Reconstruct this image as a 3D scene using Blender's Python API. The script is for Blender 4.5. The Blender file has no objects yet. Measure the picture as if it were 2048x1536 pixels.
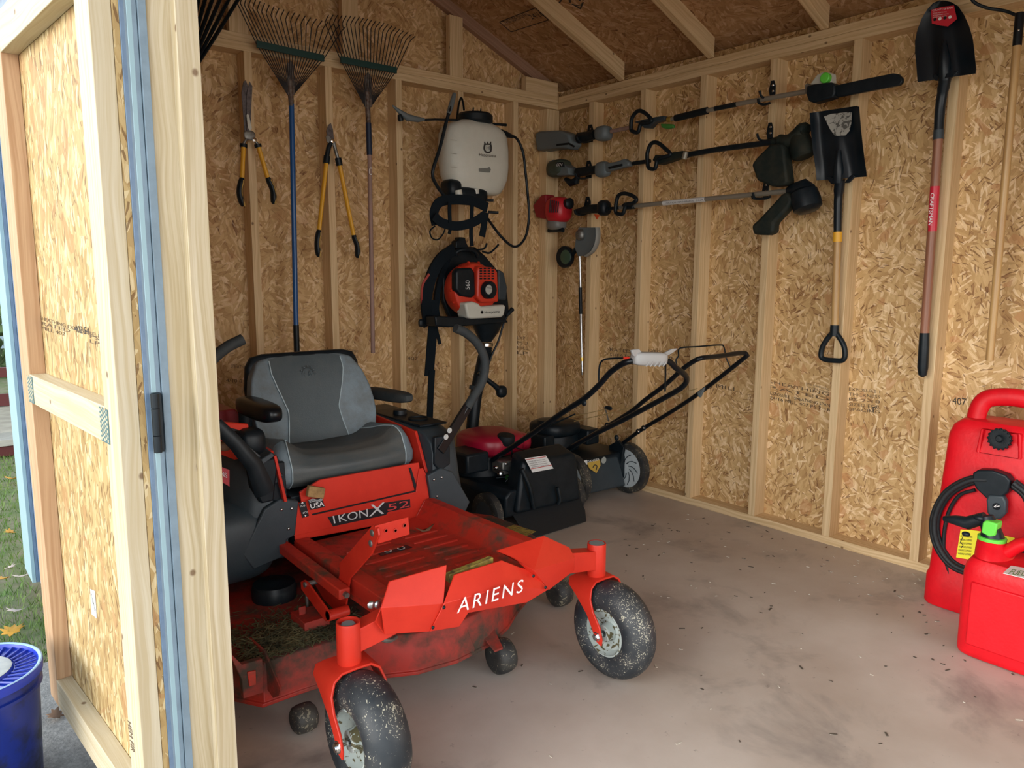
import bpy, math, random
from mathutils import Vector, Matrix
V = Vector
random.seed(7)
sc = bpy.context.scene
COL = sc.collection
# ------------------------------------------------------------------ camera, sky, sun, exposure
CP = V((-3.3819, -3.65658, 1.283565)); YAW, PIT, ROL, FPX = 0.689645, -0.146527, 0.004059, 1517.78
FW = V((math.sin(YAW)*math.cos(PIT), math.cos(YAW)*math.cos(PIT), math.sin(PIT)))
_r = FW.cross(V((0, 0, 1))).normalized(); _u = _r.cross(FW)
RT = _r*math.cos(ROL) + _u*math.sin(ROL); UP = -_r*math.sin(ROL) + _u*math.cos(ROL)
cd = bpy.data.cameras.new('camera'); cam = bpy.data.objects.new('camera', cd); COL.objects.link(cam)
cd.sensor_fit = 'HORIZONTAL'; cd.sensor_width = 36.0; cd.lens = FPX*36.0/2048.0; cd.clip_start = .05; cd.clip_end = 200
cam.matrix_world = Matrix((( RT.x, UP.x, -FW.x, CP.x), (RT.y, UP.y, -FW.y, CP.y), (RT.z, UP.z, -FW.z, CP.z), (0, 0, 0, 1)))
sc.camera = cam
w = bpy.data.worlds.new('sky'); sc.world = w; w.use_nodes = True
wn = w.node_tree.nodes; wl = w.node_tree.links
bg = wn['Background']
tc = wn.new('ShaderNodeTexCoord'); sep = wn.new('ShaderNodeSeparateXYZ'); rmp = wn.new('ShaderNodeValToRGB')
wl.new(tc.outputs['Generated'], sep.inputs[0]); wl.new(sep.outputs['Z'], rmp.inputs[0]); wl.new(rmp.outputs[0], bg.inputs[0])
e = rmp.color_ramp.elements
e[0].position = 0.0; e[0].color = (1.0, .98, .95, 1)
e[1].position = 1.0; e[1].color = (0.10, 0.13, 0.16, 1)
for p_, c_ in ((.32, (.85, .88, .90)), (.55, (.26, .31, .36))):
    q_ = rmp.color_ramp.elements.new(p_); q_.color = (*c_, 1)
bg.inputs[1].default_value = 2.6
sd = bpy.data.lights.new('sun', 'SUN'); sd.energy = 1.45; sd.angle = math.radians(45); sd.color = (1, .96, .88)
sun = bpy.data.objects.new('sun', sd); COL.objects.link(sun)
sun.rotation_euler = V((0.93, -0.10, -0.34)).to_track_quat('-Z', 'Y').to_euler()
pl = bpy.data.lights.new('door_portal', 'AREA'); pl.shape = 'RECTANGLE'; pl.size = 2.2; pl.size_y = 2.68; pl.cycles.is_portal = True
po = bpy.data.objects.new('door_portal', pl); COL.objects.link(po); po.location = (-3.0, -3.42, 1.1)
po.rotation_euler = V((1, 0, 0)).to_track_quat('-Z', 'Z').to_euler()
pl2 = bpy.data.lights.new('front_portal', 'AREA'); pl2.shape = 'RECTANGLE'; pl2.size = 2.95; pl2.size_y = 2.28; pl2.cycles.is_portal = True  # sky portal for the opening added in the unseen front wall
po2 = bpy.data.objects.new('front_portal', pl2); COL.objects.link(po2); po2.location = (-1.43, -4.80, 1.14)
po2.rotation_euler = V((0, 1, 0)).to_track_quat('-Z', 'Z').to_euler()
vs = sc.view_settings
sc.display_settings.display_device = 'sRGB'
vs.view_transform = 'Standard'; vs.look = 'None'; vs.gamma = 1; vs.use_curve_mapping = False
vs.exposure = 0.9
sc.cycles.max_bounces = 10; sc.cycles.diffuse_bounces = 6; sc.cycles.use_denoising = True
sc.cycles.sample_clamp_indirect = 4
# ------------------------------------------------------------------ pixel -> point on a real plane
def P(px, py, ax, val):
    d = FW + RT*((px-1024)/FPX) - UP*((py-768)/FPX)
    return CP + d*((val-CP[ax])/d[ax])
def PX(px, py, x): return P(px, py, 0, x)
def PY(px, py, y): return P(px, py, 1, y)
def PZ(px, py, z): return P(px, py, 2, z)
# ------------------------------------------------------------------ materials
def newmat(name):
    m = bpy.data.materials.new(name); m.use_nodes = True
    return m, m.node_tree.nodes, m.node_tree.links, m.node_tree.nodes['Principled BSDF']
def M(name, col, rough=.5, metal=0, col2=None, nscale=8, lo=.4, hi=.65, bump=0, bscale=60, spec=.5, nz=None, r2=None, coat=0):
    m, n, l, b = newmat(name)
    b.inputs['Base Color'].default_value = (*col, 1); b.inputs['Roughness'].default_value = rough
    b.inputs['Metallic'].default_value = metal; b.inputs['Specular IOR Level'].default_value = spec
    b.inputs['Coat Weight'].default_value = coat
    t = n.new('ShaderNodeTexCoord')
    if col2:
        a = n.new('ShaderNodeTexNoise'); a.inputs['Scale'].default_value = nscale; a.inputs['Detail'].default_value = 6
        a.inputs['Roughness'].default_value = .65
        if nz:
            mp = n.new('ShaderNodeMapping'); mp.inputs['Scale'].default_value = nz
            l.new(t.outputs['Object'], mp.inputs[0]); l.new(mp.outputs[0], a.inputs[0])
        else: l.new(t.outputs['Object'], a.inputs[0])
        r = n.new('ShaderNodeValToRGB'); r.color_ramp.elements[0].position = lo; r.color_ramp.elements[1].position = hi
        r.color_ramp.elements[0].color = (*col, 1); r.color_ramp.elements[1].color = (*col2, 1)
        l.new(a.outputs[0], r.inputs[0]); l.new(r.outputs[0], b.inputs['Base Color'])
        if r2 is not None:
            q = n.new('ShaderNodeMapRange'); q.inputs[1].default_value = lo; q.inputs[2].default_value = hi
            q.inputs[3].default_value = rough; q.inputs[4].default_value = r2
            l.new(a.outputs[0], q.inputs[0]); l.new(q.outputs[0], b.inputs['Roughness'])
    if bump:
        a = n.new('ShaderNodeTexNoise'); a.inputs['Scale'].default_value = bscale; a.inputs['Detail'].default_value = 4
        l.new(t.outputs['Object'], a.inputs[0])
        k = n.new('ShaderNodeBump'); k.inputs['Strength'].default_value = bump; k.inputs['Distance'].default_value = .004
        l.new(a.outputs[0], k.inputs['Height']); l.new(k.outputs[0], b.inputs['Normal'])
    return m
def math_n(n, l, op, a, b=None, c=None):
    x = n.new('ShaderNodeMath'); x.operation = op
    for i, v in enumerate((a, b, c)):
        if v is None: continue
        if isinstance(v, (int, float)): x.inputs[i].default_value = v
        else: l.new(v, x.inputs[i])
    return x.outputs[0]
def OSB(name, tint=(1, 1, 1), ang=1.1, sl=1.0):
    """strand board: every little cell is a flake turned by its own angle; two crossing layers"""
    m, n, l, b = newmat(name)
    t = n.new('ShaderNodeTexCoord')
    def layer(seed, ps, fx, fy, spread):
        mp = n.new('ShaderNodeMapping'); mp.inputs['Location'].default_value = (seed, seed*1.7, 0)
        l.new(t.outputs['UV'], mp.inputs[0])
        nz = n.new('ShaderNodeTexNoise'); nz.noise_dimensions = '2D'; nz.inputs['Scale'].default_value = 14; nz.inputs['Detail'].default_value = 2
        l.new(mp.outputs[0], nz.inputs[0])
        vm = n.new('ShaderNodeVectorMath'); vm.operation = 'MULTIPLY_ADD'; vm.inputs[1].default_value = (.016, .016, 0)
        l.new(nz.outputs['Color'], vm.inputs[0]); l.new(mp.outputs[0], vm.inputs[2])
        v1 = n.new('ShaderNodeTexVoronoi'); v1.voronoi_dimensions = '2D'; v1.inputs['Scale'].default_value = ps
        l.new(vm.outputs[0], v1.inputs['Vector'])
        s1 = n.new('ShaderNodeSeparateColor'); l.new(v1.outputs['Color'], s1.inputs[0])
        a = math_n(n, l, 'MULTIPLY', math_n(n, l, 'SUBTRACT', s1.outputs[0], .5), spread*2)
        rot = n.new('ShaderNodeVectorRotate'); rot.rotation_type = 'Z_AXIS'
        l.new(vm.outputs[0], rot.inputs['Vector']); l.new(a, rot.inputs['Angle'])
        m2 = n.new('ShaderNodeMapping'); m2.inputs['Scale'].default_value = (fx, fy, 1)
        l.new(rot.outputs[0], m2.inputs[0])
        v2 = n.new('ShaderNodeTexVoronoi'); v2.voronoi_dimensions = '2D'; v2.inputs['Scale'].default_value = 1
        l.new(m2.outputs[0], v2.inputs['Vector'])
        s2 = n.new('ShaderNodeSeparateColor'); l.new(v2.outputs['Color'], s2.inputs[0])
        # grain inside the flake
        m3 = n.new('ShaderNodeMapping'); m3.inputs['Scale'].default_value = (330, 22, 1); l.new(rot.outputs[0], m3.inputs[0])
        gr = n.new('ShaderNodeTexNoise'); gr.noise_dimensions = '2D'; gr.inputs['Scale'].default_value = 1; gr.inputs['Detail'].default_value = 2
        l.new(m3.outputs[0], gr.inputs[0])
        val = math_n(n, l, 'ADD', math_n(n, l, 'MULTIPLY', s2.outputs[0], .72), math_n(n, l, 'MULTIPLY', gr.outputs[0], .34))
        ed = math_n(n, l, 'MULTIPLY', math_n(n, l, 'POWER', v2.outputs['Distance'], 2.0), .18)
        return math_n(n, l, 'SUBTRACT', val, ed), s2.outputs[1]
    a1, r1 = layer(0.0, 10, 52, 14, ang)
    a2, r2 = layer(5.3, 8, 88, 22, ang*1.3)
    sel = math_n(n, l, 'GREATER_THAN', r2, .52)
    mx = n.new('ShaderNodeMix'); mx.data_type = 'FLOAT'
    l.new(sel, mx.inputs[0]); l.new(a1, mx.inputs[2]); l.new(a2, mx.inputs[3])
    big = n.new('ShaderNodeTexNoise'); big.noise_dimensions = '2D'; big.inputs['Scale'].default_value = 3; l.new(t.outputs['UV'], big.inputs[0])
    h = math_n(n, l, 'ADD', mx.outputs[0], math_n(n, l, 'MULTIPLY', math_n(n, l, 'SUBTRACT', big.outputs[0], .5), .3))
    r = n.new('ShaderNodeValToRGB'); cr = r.color_ramp
    cols = [(.0, (.14, .07, .03)), (.06, (.30, .165, .075)), (.17, (.46, .30, .13)), (.45, (.56, .39, .18)), (.70, (.65, .475, .24)), (.88, (.78, .62, .38)), (1, (.88, .76, .54))]
    cr.elements[0].position = 0; cr.elements[1].position = 1
    for p_, c_ in cols[1:-1]: cr.elements.new(p_)
    for el, (p_, c_) in zip(cr.elements, cols):
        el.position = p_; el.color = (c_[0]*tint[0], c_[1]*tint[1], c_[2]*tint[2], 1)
    l.new(h, r.inputs[0]); last = r.outputs[0]
    # loose slivers, pale and dark, strewn over the flakes
    for seed, fx, fy, thr, c_, fac in ((11.7, 140, 28, .915, (.90, .76, .50), .62), (23.1, 230, 38, .94, (.18, .085, .035), .75), (31.9, 26, 12, .94, (.50, .27, .12), .6)):
        mp = n.new('ShaderNodeMapping'); mp.inputs['Location'].default_value = (seed, seed, 0); l.new(t.outputs['UV'], mp.inputs[0])
        v1 = n.new('ShaderNodeTexVoronoi'); v1.voronoi_dimensions = '2D'; v1.inputs['Scale'].default_value = 13; l.new(mp.outputs[0], v1.inputs['Vector'])
        s1 = n.new('ShaderNodeSeparateColor'); l.new(v1.outputs['Color'], s1.inputs[0])
        rot = n.new('ShaderNodeVectorRotate'); rot.rotation_type = 'Z_AXIS'; l.new(mp.outputs[0], rot.inputs['Vector'])
        l.new(math_n(n, l, 'MULTIPLY', math_n(n, l, 'SUBTRACT', s1.outputs[0], .5), ang*2.6), rot.inputs['Angle'])
        m2 = n.new('ShaderNodeMapping'); m2.inputs['Scale'].default_value = (fx, fy, 1); l.new(rot.outputs[0], m2.inputs[0])
        v2 = n.new('ShaderNodeTexVoronoi'); v2.voronoi_dimensions = '2D'; v2.inputs['Scale'].default_value = 1; l.new(m2.outputs[0], v2.inputs['Vector'])
        s2 = n.new('ShaderNodeSeparateColor'); l.new(v2.outputs['Color'], s2.inputs[0])
        k = math_n(n, l, 'MULTIPLY', math_n(n, l, 'GREATER_THAN', s2.outputs[1], thr), fac*sl)
        mz = n.new('ShaderNodeMix'); mz.data_type = 'RGBA'; l.new(k, mz.inputs[0]); l.new(last, mz.inputs[6]); mz.inputs[7].default_value = (c_[0]*tint[0], c_[1]*tint[1], c_[2]*tint[2], 1); last = mz.outputs[2]
    l.new(last, b.inputs['Base Color'])
    b.inputs['Roughness'].default_value = .62; b.inputs['Specular IOR Level'].default_value = .25
    bp = n.new('ShaderNodeBump'); bp.inputs['Strength'].default_value = .5; bp.inputs['Distance'].default_value = .0015
    l.new(h, bp.inputs['Height']); l.new(bp.outputs[0], b.inputs['Normal'])
    return m
def PINE(name, c1, c2, knot=True):
    m, n, l, b = newmat(name)
    t = n.new('ShaderNodeTexCoord')
    nz = n.new('ShaderNodeTexNoise'); nz.noise_dimensions = '2D'; nz.inputs['Scale'].default_value = 2.2; l.new(t.outputs['UV'], nz.inputs[0])
    vm = n.new('ShaderNodeVectorMath'); vm.operation = 'MULTIPLY_ADD'; vm.inputs[1].default_value = (.05, 0, 0)
    l.new(nz.outputs['Color'], vm.inputs[0]); l.new(t.outputs['UV'], vm.inputs[2])
    mp = n.new('ShaderNodeMapping'); mp.inputs['Scale'].default_value = (95, 1.6, 1); l.new(vm.outputs[0], mp.inputs[0])
    g = n.new('ShaderNodeTexNoise'); g.noise_dimensions = '2D'; g.inputs['Scale'].default_value = 1; g.inputs['Detail'].default_value = 5; g.inputs['Roughness'].default_value = .6
    l.new(mp.outputs[0], g.inputs[0])
    r = n.new('ShaderNodeValToRGB'); r.color_ramp.elements[0].position = .36; r.color_ramp.elements[1].position = .66
    r.color_ramp.elements[0].color = (*c2, 1); r.color_ramp.elements[1].color = (*c1, 1)
    l.new(g.outputs[0], r.inputs[0]); last = r.outputs[0]
    if knot:
        mk = n.new('ShaderNodeMapping'); mk.inputs['Scale'].default_value = (9.5, 2.4, 1); l.new(t.outputs['UV'], mk.inputs[0])
        v = n.new('ShaderNodeTexVoronoi'); v.voronoi_dimensions = '2D'; v.inputs['Scale'].default_value = 1
        l.new(mk.outputs[0], v.inputs['Vector'])
        # true distance in metres from the cell's point, so knots are round
        lc = n.new('ShaderNodeVectorMath'); lc.operation = 'SUBTRACT'; l.new(mk.outputs[0], lc.inputs[0]); l.new(v.outputs['Position'], lc.inputs[1])
        sl = n.new('ShaderNodeVectorMath'); sl.operation = 'MULTIPLY'; sl.inputs[1].default_value = (1/9.5, 1/2.4*.8, 0); l.new(lc.outputs[0], sl.inputs[0])
        ln = n.new('ShaderNodeVectorMath'); ln.operation = 'LENGTH'; l.new(sl.outputs[0], ln.inputs[0])
        mr = n.new('ShaderNodeMapRange'); mr.inputs[1].default_value = .0035; mr.inputs[2].default_value = .0075; mr.inputs[3].default_value = 1; mr.inputs[4].default_value = 0
        l.new(ln.outputs['Value'], mr.inputs[0])
        s = n.new('ShaderNodeSeparateColor'); l.new(v.outputs['Color'], s.inputs[0])
        k = math_n(n, l, 'MULTIPLY', mr.outputs[0], math_n(n, l, 'GREATER_THAN', s.outputs[0], .45))
        k = math_n(n, l, 'MULTIPLY', k, .8)
        mx = n.new('ShaderNodeMix'); mx.data_type = 'RGBA'; l.new(k, mx.inputs[0]); l.new(last, mx.inputs[6]); mx.inputs[7].default_value = (.13, .06, .025, 1)
        last = mx.outputs[2]
    l.new(last, b.inputs['Base Color']); b.inputs['Roughness'].default_value = .6; b.inputs['Specular IOR Level'].default_value = .25
    return m
def FLECK(name, base, fleck, scale, thr, rough, stretch=(1, 1, 1), base2=None):
    """base colour strewn with dry clippings"""
    m, n, l, b = newmat(name); t = n.new('ShaderNodeTexCoord')
    nz = n.new('ShaderNodeTexNoise'); nz.inputs['Scale'].default_value = scale; nz.inputs['Detail'].default_value = 3; nz.inputs['Distortion'].default_value = 2.2
    mp = n.new('ShaderNodeMapping'); mp.inputs['Scale'].default_value = stretch; l.new(t.outputs['Object'], mp.inputs[0]); l.new(mp.outputs[0], nz.inputs[0])
    big = n.new('ShaderNodeTexNoise'); big.inputs['Scale'].default_value = 13; big.inputs['Detail'].default_value = 3; l.new(t.outputs['Object'], big.inputs[0])
    s = math_n(n, l, 'ADD', nz.outputs[0], math_n(n, l, 'MULTIPLY', math_n(n, l, 'SUBTRACT', big.outputs[0], .5), .5))
    mr = n.new('ShaderNodeMapRange'); mr.inputs[1].default_value = thr; mr.inputs[2].default_value = thr+.03; l.new(s, mr.inputs[0])
    r = n.new('ShaderNodeValToRGB'); r.color_ramp.elements[0].position = .35; r.color_ramp.elements[1].position = .7
    r.color_ramp.elements[0].color = (*base, 1); r.color_ramp.elements[1].color = (*(base2 or base), 1); l.new(big.outputs[0], r.inputs[0])
    mx = n.new('ShaderNodeMix'); mx.data_type = 'RGBA'; l.new(mr.outputs[0], mx.inputs[0]); l.new(r.outputs[0], mx.inputs[6]); mx.inputs[7].default_value = (*fleck, 1)
    l.new(mx.outputs[2], b.inputs['Base Color']); b.inputs['Roughness'].default_value = rough
    return m
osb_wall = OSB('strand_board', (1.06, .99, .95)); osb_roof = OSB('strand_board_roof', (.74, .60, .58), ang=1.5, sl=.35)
osb_back = OSB('strand_board_back', (1.0, .92, .90), sl=.5)
osb_door = OSB('strand_board_door_darkened', (.76, .76, .72), ang=.38)  # same board as the walls, colour darkened against the strong outdoor light
pine = PINE('pine', (.74, .56, .33), (.60, .42, .22)); pine_door = PINE('pine_door', (.60, .53, .39), (.50, .41, .26))  # pine_door: colour lowered too, to hold down the outdoor brightness
pine_gold = PINE('pine_gold', (.66, .47, .22), (.46, .29, .12), knot=False); pine_red = PINE('pine_red', (.54, .36, .22), (.42, .25, .14), knot=False)
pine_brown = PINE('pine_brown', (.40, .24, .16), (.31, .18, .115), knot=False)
pine_jamb = PINE('pine_jamb', (.58, .50, .36), (.44, .35, .21))
blue = M('blue_paint', (.15, .225, .33), .45, col2=(.12, .185, .28), nscale=30)
blue_light = M('pale_blue_paint', (.30, .44, .49), .5)
blue_grey = M('blue_grey_paint', (.19, .26, .32), .6, col2=(.16, .22, .27), nscale=25)
red = M('orange_red_paint', (.66, .036, .018), .38, col2=(.56, .026, .013), nscale=5, spec=.35)
red_dirty = M('orange_red_paint_dirty', (.54, .032, .016), .5, col2=(.11, .06, .035), nscale=9, lo=.50, hi=.68, r2=.8)
red_deck = M('red_deck_dirty', (.40, .024, .014), .55, col2=(.06, .04, .027), nscale=7, lo=.40, hi=.62, r2=.9)
can_red = M('red_polyethylene', (.66, .006, .014), .42, col2=(.56, .004, .011), nscale=12, bump=.15, bscale=90, spec=.3)
black = M('black_plastic', (.004, .009, .013), .42, col2=(.009, .015, .020), nscale=20, spec=.3)
cap_grey = M('cap_grey', (.26, .32, .34), .35, .3)
cap_pale = M('pale_zinc', (.55, .60, .60), .4, .3)
black_rough = M('black_moulded_plastic', (.004, .008, .011), .6, bump=.3, bscale=300, spec=.3)
black_gloss = M('black_gloss_paint', (.004, .007, .010), .30, spec=.35)
rubber = M('black_rubber', (.006, .009, .012), .6, bump=.3, bscale=120)
tyre = FLECK('tyre_with_clippings', (.012, .018, .024), (.42, .40, .31), 95, .635, .55, base2=(.05, .052, .055))
tyre_dark = FLECK('dirty_roller', (.018, .020, .022), (.22, .20, .14), 60, .62, .6, base2=(.06, .055, .045))
rim_m = FLECK('rim_grey_dirty', (.38, .44, .42), (.10, .085, .04), 26, .56, .5, base2=(.46, .50, .47))
charcoal = M('charcoal_plastic', (.026, .040, .050), .5, col2=(.036, .050, .060), nscale=10, bump=.1, bscale=400)
grey_tube = M('dark_grey_foam', (.022, .030, .034), .75, col2=(.04, .045, .045), nscale=20)
vinyl_d = M('grey_vinyl', (.062, .084, .095), .48, col2=(.085, .105, .112), nscale=6, bump=.15, bscale=220)
vinyl_l = M('light_grey_vinyl', (.17, .225, .26), .45, col2=(.13, .155, .165), nscale=14, bump=.15, bscale=220)
vinyl_c = M('grey_vinyl_cushion', (.062, .078, .084), .5, col2=(.105, .108, .10), nscale=4, nz=(1, 3, 3), bump=.15, bscale=220)
stitch = M('pale_stitching', (.40, .50, .54), .5)
steel = M('zinc_steel', (.55, .58, .60), .32, 1, col2=(.40, .42, .42), nscale=20)
steel_d = M('dull_steel', (.30, .31, .30), .5, .8, col2=(.18, .17, .15), nscale=30)
chrome = M('chrome', (.75, .77, .78), .15, 1)
white = M('white_plastic', (.62, .63, .56), .45, col2=(.55, .56, .49), nscale=5)
white_s = M('white_print', (.85, .85, .85), .5); silver_s = M('silver_print', (.62, .65, .66), .4)
sticker_w = M('white_sticker', (.68, .69, .68), .45); sticker_b = M('black_sticker', (.01, .012, .015), .4)
ink = M('black_ink', (.035, .03, .028), .8); ink_soft = M('faded_ink', (.14, .09, .05), .8)
yellow = M('yellow_paint', (.80, .42, .03), .45); yellow_l = M('yellow_sticker', (.85, .78, .02), .5); yellow_d = M('dirty_yellow_sticker', (.42, .32, .06), .6, col2=(.10, .07, .03), nscale=60)
green = M('green_plastic', (.12, .62, .06), .4); green_d = M('dark_green_plastic', (.05, .22, .04), .5)
blue_h = M('blue_enamel_handle', (.012, .09, .28), .3); blue_dk = M('dark_blue_sleeve', (.010, .022, .055), .5)
wood_h = M('varnished_ash', (.50, .31, .12), .38, col2=(.40, .23, .09), nscale=4, nz=(14, 14, 1))
wood_red = M('red_brown_ash', (.30, .13, .075), .42, col2=(.22, .09, .05), nscale=4, nz=(14, 14, 1))
wood_pk = M('weathered_pink_wood', (.36, .23, .19), .7, col2=(.27, .18, .15), nscale=4, nz=(14, 14, 1))
tine_m = M('dark_spring_steel', (.030, .030, .032), .5, .3); green_bar = M('dark_green_paint', (.008, .05, .045), .45)
rust = M('worn_steel', (.20, .17, .15), .6, .5, col2=(.10, .06, .04), nscale=60)
blade_dk = M('grimy_blade', (.16, .14, .14), .55, .5, col2=(.07, .06, .06), nscale=50)
orange = M('orange_plastic', (.60, .042, .018), .38); magenta = M('deep_red_plastic', (.34, .006, .03), .35)
grey_tool = M('grey_tool_plastic', (.13, .16, .17), .5); olive = M('olive_plastic', (.055, .08, .065), .55, col2=(.045, .055, .035), nscale=14)
guard_m = M('dusty_dark_guard', (.010, .017, .015), .65, col2=(.026, .028, .02), nscale=16, spec=.25)
pole_g = M('grey_painted_tube', (.30, .28, .23), .4, .4); brass = M('brass', (.60, .42, .10), .35, .8)
wheel_g = M('pale_grey_plastic', (.52, .58, .60), .5, col2=(.40, .46, .48), nscale=12); silver_p = M('silver_grey_plastic', (.45, .46, .46), .42)
strap_m = M('black_webbing', (.005, .010, .015), .85, spec=.2); bucket_b = M('blue_bucket_plastic', (.004, .02, .22), .3, col2=(.006, .010, .03), nscale=6, lo=.46, hi=.60, r2=.5)
lid_b = M('blue_lid_plastic', (.008, .035, .42), .32); rim_w = M('pale_blue_worn_rim', (.30, .48, .75), .4)
straw = M('dry_grass_clippings', (.16, .15, .07), .9, col2=(.05, .055, .03), nscale=20); grass_m = M('grass', (.09, .20, .03), .7, col2=(.20, .28, .07), nscale=3)
leaf_y = M('yellow_leaf', (.55, .28, .03), .7); leaf_b = M('brown_leaf', (.20, .11, .06), .8); leaf_w = M('pale_dry_leaf', (.50, .42, .38), .8)
maroon = M('maroon_stain', (.10, .018, .02), .6); grey_board = M('weathered_grey_board', (.42, .42, .38), .8, col2=(.30, .30, .27), nscale=5, nz=(1, 8, 8))
foliage = M('hedge_foliage', (.06, .12, .03), .8, col2=(.14, .17, .08), nscale=9); siding_far = M('pale_blue_grey_siding', (.26, .34, .40), .7)
zinc_plate = M('zinc_nail_plate', (.10, .19, .21), .45, .3)
# floor
fm, fn, fl, fb = newmat('dusty_painted_floor')
t = fn.new('ShaderNodeTexCoord')
def nzn(scale, det=5, ro=.6, st=None, dist=0):
    a = fn.new('ShaderNodeTexNoise'); a.inputs['Scale'].default_value = scale; a.inputs['Detail'].default_value = det; a.inputs['Roughness'].default_value = ro; a.inputs['Distortion'].default_value = dist
    if st:
        mp = fn.new('ShaderNodeMapping'); mp.inputs['Scale'].default_value = st[0]; mp.inputs['Rotation'].default_value = (0, 0, st[1]); fl.new(t.outputs['Object'], mp.inputs[0]); fl.new(mp.outputs[0], a.inputs[0])
    else: fl.new(t.outputs['Object'], a.inputs[0])
    return a.outputs[0]
def ramp(src, a, b_, c1, c2):
    r = fn.new('ShaderNodeValToRGB'); r.color_ramp.elements[0].position = a; r.color_ramp.elements[1].position = b_
    r.color_ramp.elements[0].color = (*c1, 1); r.color_ramp.elements[1].color = (*c2, 1); fl.new(src, r.inputs[0]); return r.outputs[0]
def mixn(fac, a, b_):
    mx = fn.new('ShaderNodeMix'); mx.data_type = 'RGBA'; fl.new(fac, mx.inputs[0]); fl.new(a, mx.inputs[6])
    if isinstance(b_, tuple): mx.inputs[7].default_value = (*b_, 1)
    else: fl.new(b_, mx.inputs[7])
    return mx.outputs[2]
c = ramp(nzn(1.3, 6, .6), .35, .68, (.44, .36, .30), (.60, .53, .465))
st = ramp(nzn(2.2, 6, .62, dist=.4), .53, .68, (0, 0, 0), (.75, .75, .75)); c = mixn(st, c, (.23, .20, .18))
st2 = ramp(nzn(30, 3, .7), .67, .74, (0, 0, 0), (.45, .45, .45)); c = mixn(st2, c, (.12, .10, .09))
sc1 = ramp(nzn(1, 3, .6, ((4, 90, 1), .5)), .68, .72, (0, 0, 0), (.22, .22, .22)); c = mixn(sc1, c, (.52, .46, .40))
fl.new(c, fb.inputs['Base Color']); fb.inputs['Roughness'].default_value = .55; fb.inputs['Specular IOR Level'].default_value = .35
# ground
gm = M('lawn_soil', (.10, .15, .045), .9, col2=(.20, .18, .12), nscale=7, lo=.42, hi=.62, bump=.8, bscale=40)
pave = M('grey_gravelly_paving', (.20, .195, .185), .85, col2=(.32, .31, .29), nscale=60, bump=.6, bscale=120)
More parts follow.
